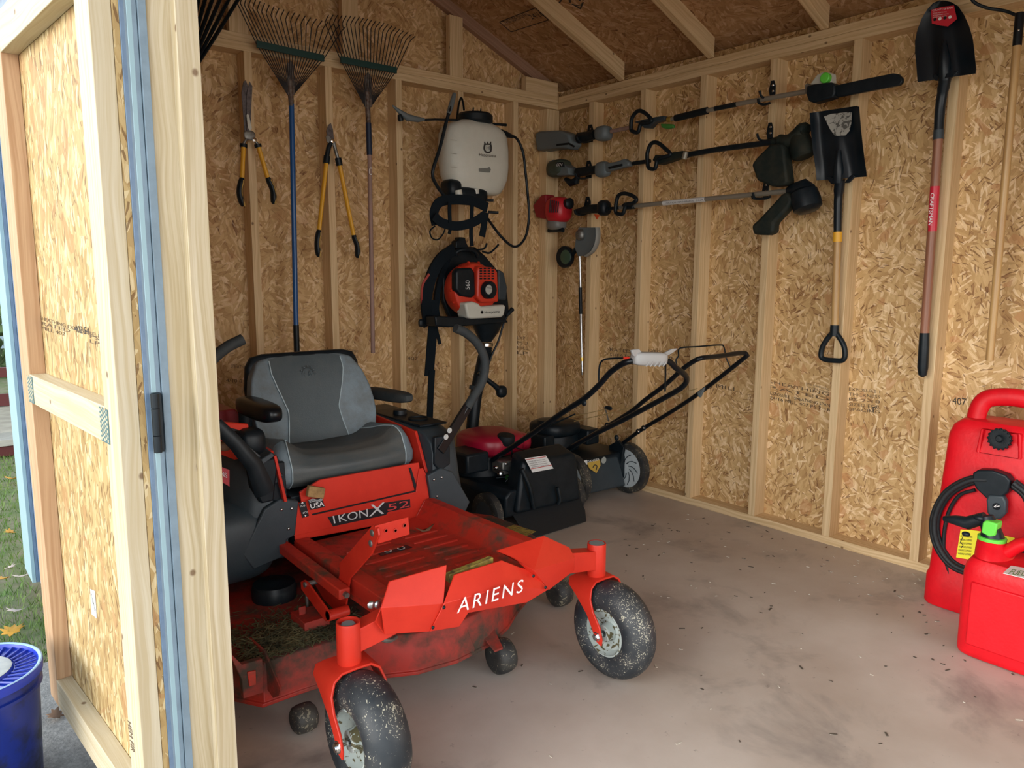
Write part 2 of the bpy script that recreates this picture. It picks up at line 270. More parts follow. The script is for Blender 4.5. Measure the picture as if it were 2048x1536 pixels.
# ------------------------------------------------------------------ mesh builder
def catmull(pts, n=6, closed=False):
    pts = [V(p) for p in pts]; out = []; N = len(pts)
    rng = range(N if closed else N-1)
    for i in rng:
        p1, p2 = pts[i], pts[(i+1) % N]
        p0 = pts[i-1] if (i > 0 or closed) else p1*2-p2
        p3 = pts[(i+2) % N] if (i+2 < N or closed) else p2*2-p1
        for k in range(n):
            s = k/n
            out.append(.5*((2*p1)+(p2-p0)*s+(2*p0-5*p1+4*p2-p3)*s*s+(3*p1-p0-3*p2+p3)*s**3))
    if not closed: out.append(pts[-1])
    return out
class MB:
    def __init__(s): s.v = []; s.f = []
    def add(s, vs_, fs):
        o = len(s.v); s.v += [V(a) for a in vs_]; s.f += [tuple(i+o for i in f) for f in fs]; return s
    def box(s, lo, hi):
        (a, b, c), (d, e_, f) = lo, hi
        a, d = min(a, d), max(a, d); b, e_ = min(b, e_), max(b, e_); c, f = min(c, f), max(c, f)
        return s.add([(a,b,c),(d,b,c),(d,e_,c),(a,e_,c),(a,b,f),(d,b,f),(d,e_,f),(a,e_,f)],
                     [(0,3,2,1),(4,5,6,7),(0,1,5,4),(1,2,6,5),(2,3,7,6),(3,0,4,7)])
    def obox(s, c, ax, ay, az):
        c, ax, ay, az = V(c), V(ax), V(ay), V(az)
        vs_ = [c+ax*i+ay*j+az*k for k in (-1, 1) for (i, j) in ((-1,-1),(1,-1),(1,1),(-1,1))]
        return s.add(vs_, [(0,3,2,1),(4,5,6,7),(0,1,5,4),(1,2,6,5),(2,3,7,6),(3,0,4,7)])
    def prism(s, poly, ext):
        poly = [V(p) for p in poly]; ext = V(ext); n = len(poly)
        nrm = V((0, 0, 0))
        for i in range(n): nrm += poly[i].cross(poly[(i+1) % n])
        if nrm.dot(ext) > 0: poly = poly[::-1]
        return s.add(poly+[p+ext for p in poly], [tuple(range(n)), tuple(range(2*n-1, n-1, -1))]+[(i, (i+n), (i+1) % n+n, (i+1) % n) for i in range(n)])
    def rings(s, rings, closed=False, cap=True):
        n = len(rings[0]); m = len(rings); o = len(s.v)
        for r in rings: s.v += [V(p) for p in r]
        for j in range(m if closed else m-1):
            a = o+j*n; b = o+((j+1) % m)*n
            for i in range(n): s.f.append((a+i, a+(i+1) % n, b+(i+1) % n, b+i))
        if cap and not closed:
            s.f.append(tuple(range(o+n-1, o-1, -1))); s.f.append(tuple(range(o+(m-1)*n, o+m*n)))
        return s
    def tube(s, pts, r, seg=10, closed=False, flat=None):
        pts = [V(p) for p in pts]; N = len(pts); rs = r if isinstance(r, (list, tuple)) else [r]*N
        if len(rs) != N: rs = [rs[min(int(i*len(rs)/N), len(rs)-1)] for i in range(N)]
        rr = []; prev = None
        for i in range(N):
            a = pts[i-1] if (i > 0 or closed) else pts[i]; b = pts[(i+1) % N] if (i < N-1 or closed) else pts[i]
            tg = (b-a).normalized()
            if prev is None:
                up = V((0, 0, 1)) if abs(tg.z) < .9 else V((1, 0, 0))
                x = tg.cross(up).normalized()
            else: x = (prev - tg*prev.dot(tg)).normalized()
            prev = x; y = tg.cross(x)
            fx, fy = flat if flat else (1, 1)
            rr.append([pts[i]+(x*math.cos(2*math.pi*k/seg)*fx+y*math.sin(2*math.pi*k/seg)*fy)*rs[i] for k in range(seg)])
        return s.rings(rr, closed)
    def cyl(s, a, b, r, r2=None, seg=24): return s.tube([a, b], [r, r if r2 is None else r2], seg)
    def lathe(s, o, ax, prof, seg=32, ring=False):
        o, ax = V(o), V(ax).normalized(); up = V((0, 0, 1)) if abs(ax.z) < .9 else V((1, 0, 0))
        x = ax.cross(up).normalized(); y = ax.cross(x)
        return s.rings([[o+ax*h+(x*math.cos(2*math.pi*k/seg)+y*math.sin(2*math.pi*k/seg))*max(r, .0004) for k in range(seg)] for (h, r) in prof], closed=ring)
    def sell(s, c, rx, ry, rz, e1=.6, e2=.6, nu=24, nv=14, axes=None):
        c = V(c); X, Y, Z = axes or (V((1,0,0)), V((0,1,0)), V((0,0,1)))
        def pw(a, q): return math.copysign(abs(a)**q, a)
        rr = []
        for j in range(nv+1):
            v_ = -math.pi/2+math.pi*j/nv; v_ = max(min(v_, 1.565), -1.565)
            rr.append([c+X*(rx*pw(math.cos(v_), e1)*pw(math.cos(2*math.pi*i/nu), e2))+Y*(ry*pw(math.cos(v_), e1)*pw(math.sin(2*math.pi*i/nu), e2))+Z*(rz*pw(math.sin(v_), e1)) for i in range(nu)])
        return s.rings(rr)
    def strip(s, path, width_vecs, th):
        """bent strap: path points, half-width vectors, thickness vectors"""
        rr = [[p-w_-t_, p+w_-t_, p+w_+t_, p-w_+t_] for p, w_, t_ in zip([V(a) for a in path], [V(a) for a in width_vecs], [V(a) for a in th])]
        return s.rings(rr)
    def build(s, name, mat, parent=None, bevel=0, smooth=38, grain=None, kind=None, label=None, loc=None, seg=2, subdiv=0):
        org = V((0, 0, 0)); p = parent
        while p is not None: org += p.location; p = p.parent
        if loc is not None and parent is None: org = V(loc)
        me = bpy.data.meshes.new(name)
        me.from_pydata([tuple(a-org) for a in s.v], [], s.f); me.validate(); me.update()
        if grain is not None:
            uv = me.uv_layers.new(name='uv'); g = V(grain).normalized(); off = V((random.random()*7, random.random()*7))
            for pol in me.polygons:
                n_ = pol.normal; q = n_.cross(g)
                q = q.normalized() if q.length > .2 else V((1, 0, 0)).cross(g).normalized()
                gg = g if abs(n_.dot(g)) < .9 else n_.cross(q)
                for li in pol.loop_indices:
                    co = me.vertices[me.loops[li].vertex_index].co+org
                    uv.data[li].uv = (co.dot(q)+off.x, co.dot(gg)+off.y)
        me.materials.append(mat)
        o = bpy.data.objects.new(name, me); COL.objects.link(o)
        if parent is not None: o.parent = parent
        else: o.location = org
        if smooth:
            me.shade_smooth(); me.set_sharp_from_angle(angle=math.radians(smooth))
        if subdiv:
            q = o.modifiers.new('sub', 'SUBSURF'); q.levels = q.render_levels = subdiv
        if bevel:
            bm_ = o.modifiers.new('bevel', 'BEVEL'); bm_.width = bevel; bm_.segments = seg; bm_.limit_method = 'ANGLE'; bm_.angle_limit = math.radians(40); bm_.harden_normals = False
        if kind: o['kind'] = kind
        if label: o['label'] = label
        return o
def thing(name, label, cat, loc, group=None):
    o = bpy.data.objects.new(name, None); COL.objects.link(o); o.location = loc; o.empty_display_size = .05
    o['label'] = label; o['category'] = cat
    if group: o['group'] = group
    return o
def tag(o, label, cat, group=None, kind=None):
    o['label'] = label; o['category'] = cat
    if group: o['group'] = group
    if kind: o['kind'] = kind
    return o
def Mbox(lo, hi): return MB().box(lo, hi)
def text(s_, quad, mat, parent, name='lettering', push=None, label=None, fit=True, spacing=1.0):
    """flat lettering mapped into a quad (bottom-left, bottom-right, top-right, top-left)"""
    cu = bpy.data.curves.new('t', 'FONT'); cu.body = s_; cu.space_character = spacing; cu.resolution_u = 3
    ob = bpy.data.objects.new('t', cu); COL.objects.link(ob)
    bpy.context.view_layer.update()
    me = bpy.data.meshes.new_from_object(ob.evaluated_get(bpy.context.evaluated_depsgraph_get()))
    bpy.data.objects.remove(ob); bpy.data.curves.remove(cu)
    xs = [v.co.x for v in me.vertices]; ys = [v.co.y for v in me.vertices]
    x0, x1, y0, y1 = min(xs), max(xs), min(ys), max(ys)
    bl, br, tr, tl = [V(q) for q in quad]; n_ = (br-bl).cross(tl-bl).normalized()*(.0008 if push is None else push)
    org = V((0, 0, 0)); p = parent
    while p is not None: org += p.location; p = p.parent
    for v in me.vertices:
        a = (v.co.x-x0)/(x1-x0); b = (v.co.y-y0)/(y1-y0)
        v.co = (bl*(1-a)+br*a)*(1-b)+(tl*(1-a)+tr*a)*b+n_-org
    me.materials.clear(); me.materials.append(mat); me.name = name
    o = bpy.data.objects.new(name, me); COL.objects.link(o); o.parent = parent
    if label: o['label'] = label
    return o
def lerp(a, b, t_): return V(a)*(1-t_)+V(b)*t_
# ------------------------------------------------------------------ the shed
H = 2.370; XW = -2.87; YF = -4.75; SL = .41
S2 = lambda o: o.__setitem__('kind', 'structure')
Mbox((-2.96, YF-.09, -.055), (.10, .10, 0)).build('floor', fm, kind='structure', smooth=0)
wr = Mbox((.089, YF, 0), (.101, .101, 2.424)).build('wall_right', osb_wall, grain=(0, 0, 1), kind='structure', smooth=0)
k = 0
ys = [-(0.2747+.4064*i) for i in range(0, 11)]
for y in ys: Mbox((0, y-.038, .038), (.089, y, H-.076)).build('stud', pine, wr, .0015, grain=(0, 0, 1))
Mbox((.0, YF, 0), (.089, .089, .038)).build('bottom_plate', pine, wr, .0015, grain=(0, 1, 0))
Mbox((.0, YF, H-.076), (.089, .089, H-.0385)).build('top_plate', pine, wr, .0015, grain=(0, 1, 0))
Mbox((.0, YF, H-.038), (.089, -.001, H)).build('top_plate', pine, wr, .0015, grain=(0, 1, 0))
Mbox((-.0, .02, .038), (.03, .089, H-.076)).build('stud', pine, wr, .0015, grain=(0, 0, 1))
rz = lambda x: H+SL*min(-x, 2.87+x)+0.0
wb = MB().prism([(-2.96, .089, 0), (.089, .089, 0), (.089, .089, H+.05), (-1.435, .089, rz(-1.435)+.09), (-2.96, .089, H+.05)], (0, .012, 0)).build('wall_back', osb_back, grain=(0, 0, 1), kind='structure', smooth=0)
for i in range(0, 7):
    x = -(0.3259+.4064*i)
    if x-.038 < XW: break
    Mbox((x-.038, 0, .038), (x, .089, H-.076)).build('stud', pine, wb, .0015, grain=(0, 0, 1))
Mbox((-.075, .02, .038), (-.001, .089, H-.076)).build('stud', pine, wb, .0015, grain=(0, 0, 1))
Mbox((XW, 0, 0), (-.001, .089, .038)).build('bottom_plate', pine, wb, .0015, grain=(1, 0, 0))
Mbox((XW, 0, H-.076), (-.001, .089, H-.0385)).build('top_plate', pine, wb, .0015, grain=(1, 0, 0))
Mbox((XW, 0, H-.038), (-.001, .089, H)).build('top_plate', pine, wb, .0015, grain=(1, 0, 0))
for x in (-.824, -1.435-.044, -2.05):
    Mbox((x, 0, H), (x+.089, .038, rz(x+.04)+.0)).build('gable_stud', pine, wb, .0015, grain=(0, 0, 1))
Mbox((-.262, .002, H), (-.001, .049, H+.084)).build('corner_block', pine, wb, .002, grain=(1, 0, 0))
# left wall; beyond view the door opening is lengthened to admit more daylight
wlft = MB()
wlft.box((-2.972, -2.06, .0), (-2.961, .101, 2.42)); wlft.box((-2.972, YF, 2.2), (-2.961, -2.06, 2.42))
wlo = wlft.build('wall_left', osb_wall, grain=(0, 0, 1), kind='structure', smooth=0)
sid = MB(); sid.box((-2.984, -2.055, .0), (-2.973, .115, 2.41)); sid.box((-2.984, YF, 2.2), (-2.973, -2.055, 2.41))
sid.build('siding', blue, wlo, smooth=0)
for y in (-.36, -.77, -1.17, -1.58, -1.99):
    Mbox((-2.96, y-.038, .038), (-2.872, y, H-.076)).build('stud', pine, wlo, .0015, grain=(0, 0, 1))
Mbox((-2.96, YF, H-.076), (-2.872, -.001, H)).build('top_plate', pine, wlo, .0015, grain=(0, 1, 0))
Mbox((-2.96, -2.05, 0), (-2.872, -.001, .038)).build('bottom_plate', pine, wlo, .0015, grain=(0, 1, 0))
Mbox((-2.96, YF, 0), (-2.872, YF+.09, 2.29)).build('door_stud', pine, wlo, .0015, grain=(0, 0, 1))
Mbox((-2.958, -2.066, 0.0), (-2.912, -2.03, 2.29)).build('trim_1', pine_jamb, None, .001, grain=(0, 0, 1), kind='structure')
Mbox((-2.914, -2.098, 0.0), (-2.8725, -2.03, 2.29)).build('trim_2', pine_jamb, None, .001, grain=(0, 0, 1), kind='structure')
Mbox((-2.996, -2.068, -.03), (-2.9735, -1.99, 2.4)).build('trim_3', blue_grey, None, .001, kind='structure')
Mbox((-2.9725, -2.074, -.03), (-2.9585, -2.03, 2.4)).build('trim_4', blue_grey, None, .0005, kind='structure')
tr5 = Mbox((-2.996, -.09, .0), (-2.9845, .125, 2.33)).build('trim_5', blue, None, .001, kind='structure')
Mbox((-3.010, -.09, .0), (-2.9965, .125, 2.33)).build('trim_6', blue_light, None, .001, kind='structure')
wfm = MB(); wfm.box((-2.96, YF-.02, 1.95), (.10, YF, 2.95)); wfm.box((-2.96, YF-.02, 0), (-2.3, YF, 1.95)); wfm.box((-.5, YF-.02, 0), (.10, YF, 1.95))  # wide opening added in this unseen wall to bring daylight inside
wf = wfm.build('wall_front', osb_wall, grain=(0, 0, 1), kind='structure', smooth=0)
# roof
RT_ = .096
def slab(x0, x1, y0, y1, dz, th):
    f = lambda x: H-SL*x if x > -1.435 else H+SL*(2.87+x)
    return [(x0, y0, f(x0)+dz), (x1, y0, f(x1)+dz), (x1, y0, f(x1)+dz+th), (x0, y0, f(x0)+dz+th)], (0, y1-y0, 0)
cl = MB(); cl.prism(*slab(-1.435, .30, YF-.2, .22, RT_, .012)); cl.prism(*slab(-3.2, -1.4351, YF-.2, .22, RT_, .012))
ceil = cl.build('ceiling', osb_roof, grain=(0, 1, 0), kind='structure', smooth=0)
gR = V((-1, 0, SL)); gL = V((1, 0, SL))
yr = [.038] + [-.517-.612*i for i in range(7)]
for i, y in enumerate(yr):
    xe = .0 if i < 3 else .0
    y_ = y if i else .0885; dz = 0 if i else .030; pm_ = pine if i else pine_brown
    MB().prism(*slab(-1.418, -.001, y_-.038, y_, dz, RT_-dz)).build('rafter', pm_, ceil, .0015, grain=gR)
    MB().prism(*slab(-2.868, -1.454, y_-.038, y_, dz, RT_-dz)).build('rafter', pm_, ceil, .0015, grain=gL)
Mbox((-1.454, YF, rz(-1.435)-.02), (-1.418, .0, rz(-1.435)+.10)).build('ridge_board', pine, ceil, .0015, grain=(0, 1, 0))
# blocking that closes the eave above the right plate stays dark: the sheathing runs past the wall
# ------------------------------------------------------------------ stamps printed on the boards
def stamp_lines(parent, fP, px0, py0, px1, py1, lines, mat=ink_soft, h=9, gap=12, slope=0):
    for i, s_ in enumerate(lines):
        y0 = py0+gap*i; y1 = py1+gap*i
        text(s_, [fP(px0, y0+h), fP(px1, y1+h), fP(px1, y1), fP(px0, y0)], mat, parent, 'stamp', .0006)
R_ = lambda x, y: PX(x, y, .0885)
B_ = lambda x, y: PY(x, y, .0885)
stamp_lines(wr, R_, 1538, 760, 1658, 786, ['SHEATHING', 'RATED'], gap=10, h=6)
stamp_lines(wr, R_, 1698, 775, 1760, 781, ['EXPOSURE 1', 'THICKNESS', 'PS 2-18', 'SIZED FOR', 'SPACING'], gap=10, h=6)
stamp_lines(wr, R_, 1540, 783, 1660, 808, ['EXPOSURE 1 SHEATHING SPAN', '24/16 MILL 407 PS 2-18'], ink, gap=9, h=6)
stamp_lines(wr, R_, 1612, 765, 1658, 777, ['SIZED FOR SPACING', 'THIS SIDE DOWN'], ink_soft, gap=6, h=4)
text('LP', [R_(1737, 823), R_(1753, 824), R_(1753, 814), R_(1737, 813)], ink, wr, 'stamp', .0006)
stamp_lines(wr, R_, 1432, 768, 1476, 776, ['MILL'], gap=10, h=7)
text('O', [R_(1415, 777), R_(1424, 778), R_(1424, 769), R_(1415, 768)], ink_soft, wr, 'stamp', .0006)
text('407', [R_(1905, 808), R_(1932, 812), R_(1932, 797), R_(1905, 794)], ink, wr, 'stamp', .0006)
stamp_lines(wr, R_, 1220, 696, 1262, 700, ['RATED', 'SHEATH'], gap=10, h=6)
stamp_lines(wr, R_, 1297, 698, 1345, 704, ['EXPOSURE', 'PS 2-18'], gap=9, h=6)
stamp_lines(wb, B_, 683, 697, 716, 700, ['SHEATHING', 'EXPOSURE', 'THICKNESS', 'PS 2'], gap=10, h=6)
text('LP', [B_(700, 741), B_(714, 742), B_(714, 732), B_(700, 731)], ink, wb, 'stamp', .0006)
stamp_lines(wb, B_, 462, 728, 500, 732, ['SHEATHING'], gap=10, h=7)
stamp_lines(wb, B_, 452, 757, 500, 760, ['4/10 8 32'], gap=10, h=7)
stamp_lines(wb, B_, 1034, 672, 1056, 674, ['EXP 1', 'PS 2', 'MILL', 'LP'], gap=10, h=6)
stamp_lines(wb, B_, 815, 712, 846, 716, ['407 ='], gap=10, h=7)
# roof stamps
rn = V((SL, 0, 1)).normalized()
def RF(px, py):
    d = FW + RT*((px-1024)/FPX) - UP*((py-768)/FPX); z0 = H+RT_-.0012
    t_ = (z0-SL*CP.x*1-CP.z)/(d.z+SL*d.x) if False else (z0-CP.z-SL*CP.x)/(d.z+SL*d.x)
    return CP+d*t_
q = [RF(1022, 64), RF(1097, 40), RF(1071, 16), RF(999, 44)]
for i in range(4):
    a, b = q[i], q[(i+1) % 4]; MB().tube([a, b], .0022, 5).build('stamp', ink, ceil)
text('THIS SIDE DOWN', [RF(1012, 49), RF(1060, 31), RF(1052, 26), RF(1004, 43)], ink, ceil, 'stamp', 0)
text('24/16', [RF(1064, 39), RF(1090, 32), RF(1080, 22), RF(1056, 30)], ink, ceil, 'stamp', 0)
text('APA', [RF(1194, -4), RF(1114, 10), RF(1124, -22), RF(1200, -36)][::1], ink, ceil, 'stamp', 0)
text('A', [RF(1168, 4), RF(1142, 8), RF(1152, 20), RF(1170, 17)], ink, ceil, 'stamp', 0)
# ------------------------------------------------------------------ the open door
DH = V((-3.054, -2.07, 0)); da = math.radians(4); Dd = V((-math.sin(da), math.cos(da), 0)); Dn = V((math.cos(da), math.sin(da), 0))
def DP(s_, n_, z_): return DH+Dd*s_+Dn*n_+V((0, 0, z_))
def dbox(s0, s1, n0, n1, z0, z1): return MB().obox(DP((s0+s1)/2, (n0+n1)/2, (z0+z1)/2), Dd*((s1-s0)/2), Dn*((n1-n0)/2), V((0, 0, (z1-z0)/2)))
D = bpy.data.objects.new('door_1', None); COL.objects.link(D); D.location = DP(.4, 0, .08); D['kind'] = 'structure'
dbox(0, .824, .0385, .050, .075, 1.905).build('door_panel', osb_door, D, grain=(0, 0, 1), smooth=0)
dbox(0, .086, 0, .038, .075, 1.905).build('stile', pine_door, D, .0015, grain=(0, 0, 1))
dbox(.732, .824, 0, .038, .075, 1.905).build('stile', pine_red, D, .0015, grain=(0, 0, 1))
dbox(.0, .0855, -.0006, .0375, .078, 1.903).build('stile_edge_face', pine_gold, D, 0, grain=(0, 0, 1)) if False else None
dbox(.0862, .7315, 0, .038, 1.813, 1.905).build('rail', pine_door, D, .0015, grain=Dd)
dbox(.0862, .7315, 0, .038, .938, 1.014).build('rail', pine_door, D, .0015, grain=Dd)
dbox(.0862, .7315, -.001, .038, .078, .158).build('rail', pine_door, D, .0015, grain=Dd)
dbox(-.002, .826, .0505, .062, .07, 1.91).build('door_siding', blue, D, .001)
dbox(-.003, .09, .0625, .074, .07, 1.91).build('door_trim', blue_light, D, .001)
dbox(.735, .826, .0625, .074, .07, 1.91).build('door_trim', blue_light, D, .001)
MB().tube([DP(.02, .082, .09), DP(.02, .082, 1.9)], .010, 16).build('door_seal', blue, D)
hg = MB(); hc = PY(313, 850, -2.085)
for a, b in ((-.055, -.022), (-.020, .032), (.034, .062)): hg.cyl(hc+V((0, 0, a)), hc+V((0, 0, b)), .0078, seg=16)
hg.box((hc.x-.002, hc.y, hc.z-.055), (hc.x+.012, hc.y+.03, hc.z+.062))
hg.build('hinge', black, D, label='black barrel hinge')
for s0 in (.062, .70):
    mp_ = MB(); z0 = .952; nn = 0
    s1 = s0+.055; hx = .0055
    pm = dbox(s0, s1, -.0016, -.0004, z0-.012, z0+.058)
    o = pm.build('mending_plate', zinc_plate, D)
    hb = MB()
    for i in range(5):
        for j in range(7):
            c_ = DP(s0+.006+i*.0105, -.0019, z0-.006+j*.0098+(.0045 if i % 2 else 0)); hb.obox(c_, Dd*.0032, Dn*.0003, V((0, 0, .0026)))
    hb.build('plate_teeth_slots', pine_door, o)
def D2(px, py, n_=0.038):
    d = FW + RT*((px-1024)/FPX) - UP*((py-768)/FPX); h = DP(0, n_, 0); t_ = (h-CP).dot(Dn)/d.dot(Dn); return CP+d*t_
stq = MB().prism([D2(181, 1178, .0378), D2(190, 1182, .0378), D2(194, 1237, .0378), D2(184, 1228, .0378)], -Dn*.0008); stq.build('paper_sticker', sticker_w, D, label='small white and blue paper sticker')
text('EASY', [D2(184, 1200, .0366), D2(192, 1235, .0366), D2(192, 1234, .0366)+V((0, 0, .02)), D2(184, 1200, .0366)+V((0, 0, .02))], ink, D, 'sticker_print', 0)
for i, (a, b, c_, d_) in enumerate([(80, 632, 198, 668), (84, 643, 140, 658), (84, 652, 130, 665), (180, 668, 198, 674), (180, 678, 199, 684)]):
    text(['SHEATHING EXPOSURE 1', 'RATED', 'MILL 402', 'PS', 'LP'][i], [D2(a, b+7), D2(c_, d_+7), D2(c_, d_), D2(a, b)], ink_soft, D, 'stamp', .0006)
text('402 S4', [D2(150, 664), D2(178, 670), D2(178, 655), D2(150, 650)], ink, D, 'stamp', .0008)
text('HEM FIR', [D2(255, 1440, -.0005), D2(262, 1500, -.0005), D2(270, 1508, -.0005), D2(262, 1446, -.0005)], ink_soft, D, 'stamp', .0006)
# ------------------------------------------------------------------ outside
gd = MB(); n_ = 40
gv = []; X0, X1, Y0, Y1 = -30, 30, -12, 34
gd.add([(X0, Y0, -.09), (X1, Y0, -.09), (X1, Y1, -.02), (X0, Y1, -.02)], [(0, 1, 2, 3)])
gd.build('ground', gm, kind='structure', smooth=0)
pvm = MB(); pvm.box((-6.5, -4.9, -.12), (-2.975, -.74, -.058)); pvm.box((-6.5, -12, -.12), (3, -4.9, -.058)); pvm.build('paving_strip', pave, None, 0, kind='structure')
# grass blades near the shed corner: uncountable
gb = MB(); rg = random.Random(3)
for i in range(16000):
    x = -3.9+rg.random()*1.35; y = -.72+(rg.random()**1.5)*5.5
    if x > -2.99 and y < .14: continue
    z = -.055+.0012*(y+.7)-.02; h = .018+rg.random()*.035; a = rg.random()*6.28; wv = .0022+.0006*y
    dx, dy = math.cos(a)*wv, math.sin(a)*wv; lx, ly = (rg.random()-.5)*.05, (rg.random()-.5)*.05
    gb.add([(x-dx, y-dy, z), (x+dx, y+dy, z), (x+lx, y+ly, z+h)], [(0, 1, 2)])
tag(gb.build('lawn_grass', grass_m, None, smooth=0, loc=(-3.2, 0, -.07)), 'short patchy green grass growing beside the blue corner boards of the shed', 'grass', kind='stuff')
def leaf(px, py, sz, mat, nm, lab, z=-.045, cup=.3):
    c_ = PZ(px, py, z); b = MB(); a0 = rg.random()*6.28
    outl = [(1, 0), (.62, .25), (.72, .55), (.25, .42), (0, .8), (-.2, .42), (-.7, .5), (-.55, .12), (-1, 0), (-.5, -.2), (-.62, -.55), (-.2, -.4), (.05, -.75), (.28, -.4), (.7, -.5), (.6, -.18)]
    vs_ = [c_+V((0, 0, .004))]
    for (u_, v_) in outl:
        vs_.append(c_+V(((u_*math.cos(a0)-v_*math.sin(a0))*sz, (u_*math.sin(a0)+v_*math.cos(a0))*sz, (u_*u_*.35+v_*.25)*sz+.008)))
    b.add(vs_, [(0, i+1, (i+1) % len(outl)+1) for i in range(len(outl))])
    o = b.build(nm, mat, None, loc=c_); tag(o, lab, 'leaf'); sm = o.modifiers.new('t', 'SOLIDIFY'); sm.thickness = .0012
    return o
leaf(24, 1265, .045, leaf_y, 'fallen_leaf', 'orange yellow fallen leaf on the grass just behind the blue bucket')
leaf(26, 959, .05, leaf_y, 'fallen_leaf', 'yellow leaf on the lawn nearest to the bench, left of the blue corner board')
leaf(20, 1067, .035, leaf_y, 'fallen_leaf', 'small yellow leaf halfway up the lawn, left of the corner board')
leaf(45, 1155, .04, leaf_w, 'fallen_leaf', 'pale pinkish dry leaf at the foot of the blue corner board')
leaf(6, 1160, .035, leaf_y, 'fallen_leaf', 'tan leaf at the left edge of the lawn, level with the corner board foot')
leaf(36, 1224, .04, leaf_w, 'fallen_leaf', 'pale crumpled leaf between the corner board foot and the blue bucket')
leaf(20, 1138, .03, leaf_w, 'fallen_leaf', 'small whitish leaf on the lawn, upper left of the pinkish leaf')
lf = leaf(112, 1435, .032, leaf_b, 'fallen_leaf', 'curled brown leaf on the grey paving beside the open door', z=-.055)
# bench, hedge, house behind
bn = thing('garden_bench', 'maroon framed bench with grey plank sides standing on the lawn', 'bench', (-3.3, 3.2, -.07))
yb = 3.1
def bb(nm, p0, p1, m_, y=yb, dy=.04, x0=-4.2, x1=-2.55):
    z0 = PY(10, p0, y).z; z1 = PY(10, p1, y).z
    return Mbox((x0, y, z1), (x1, y+dy, z0)).build(nm, m_, bn, .003)
bb('top_rail', 735, 755, maroon); bb('arm_rail', 788, 812, maroon); bb('grey_plank', 813, 868, grey_board, yb+.01); bb('lower_rail', 868, 879, maroon); bb('seat_slat', 880, 893, grey_board, yb-.3, .34); bb('apron', 893, 913, maroon, yb-.28, .03)
for x in (-4.1, -2.7): Mbox((x, yb+.045, -.07), (x+.07, yb+.11, PY(10, 740, yb).z)).build('leg', maroon, bn, .003)
hb = MB()
for i in range(2600):
    x = -7+rg.random()*8; y = 7.6+rg.random()*.9; z = rg.random()*.95-.1; a = V((rg.random()-.5, rg.random()-.5, rg.random()-.5)).normalized(); b = a.orthogonal().normalized(); s_ = .05+rg.random()*.06
    c_ = V((x, y, z)); hb.add([c_-a*s_, c_-b*s_*.6, c_+a*s_, c_+b*s_*.6], [(0, 1, 2, 3)])
hb.build('hedge', foliage, None, smooth=0, loc=(-3, 8, -.05)); tag(bpy.data.objects['hedge'], 'low green leafy hedge behind the bench', 'hedge')
hs = thing('house', 'pale blue grey sided house wall far behind the hedge', 'house', (-4, 12, 0))
hw = MB()
for i in range(24): hw.add([(-14, 12, i*.16-.1), (3, 12, i*.16-.1), (3, 12.03, i*.16+.06), (-14, 12.03, i*.16+.06)], [(0, 1, 2, 3)]); hw.box((-14, 12.03, i*.16-.1), (3, 12.05, i*.16+.062))
hw.build('wall', siding_far, hs, smooth=0)
Mbox((-14.3, 11.6, 3.74), (3.3, 14.5, 3.9)).build('roof', grey_board, hs)
# ------------------------------------------------------------------ zero-turn mower
CX = -2.117
mw = thing('riding_mower', 'orange red zero turn riding mower with grey bucket seat, parked along the left wall', 'riding mower', (CX, -1.3, 0))
def mx(dx): return CX+dx
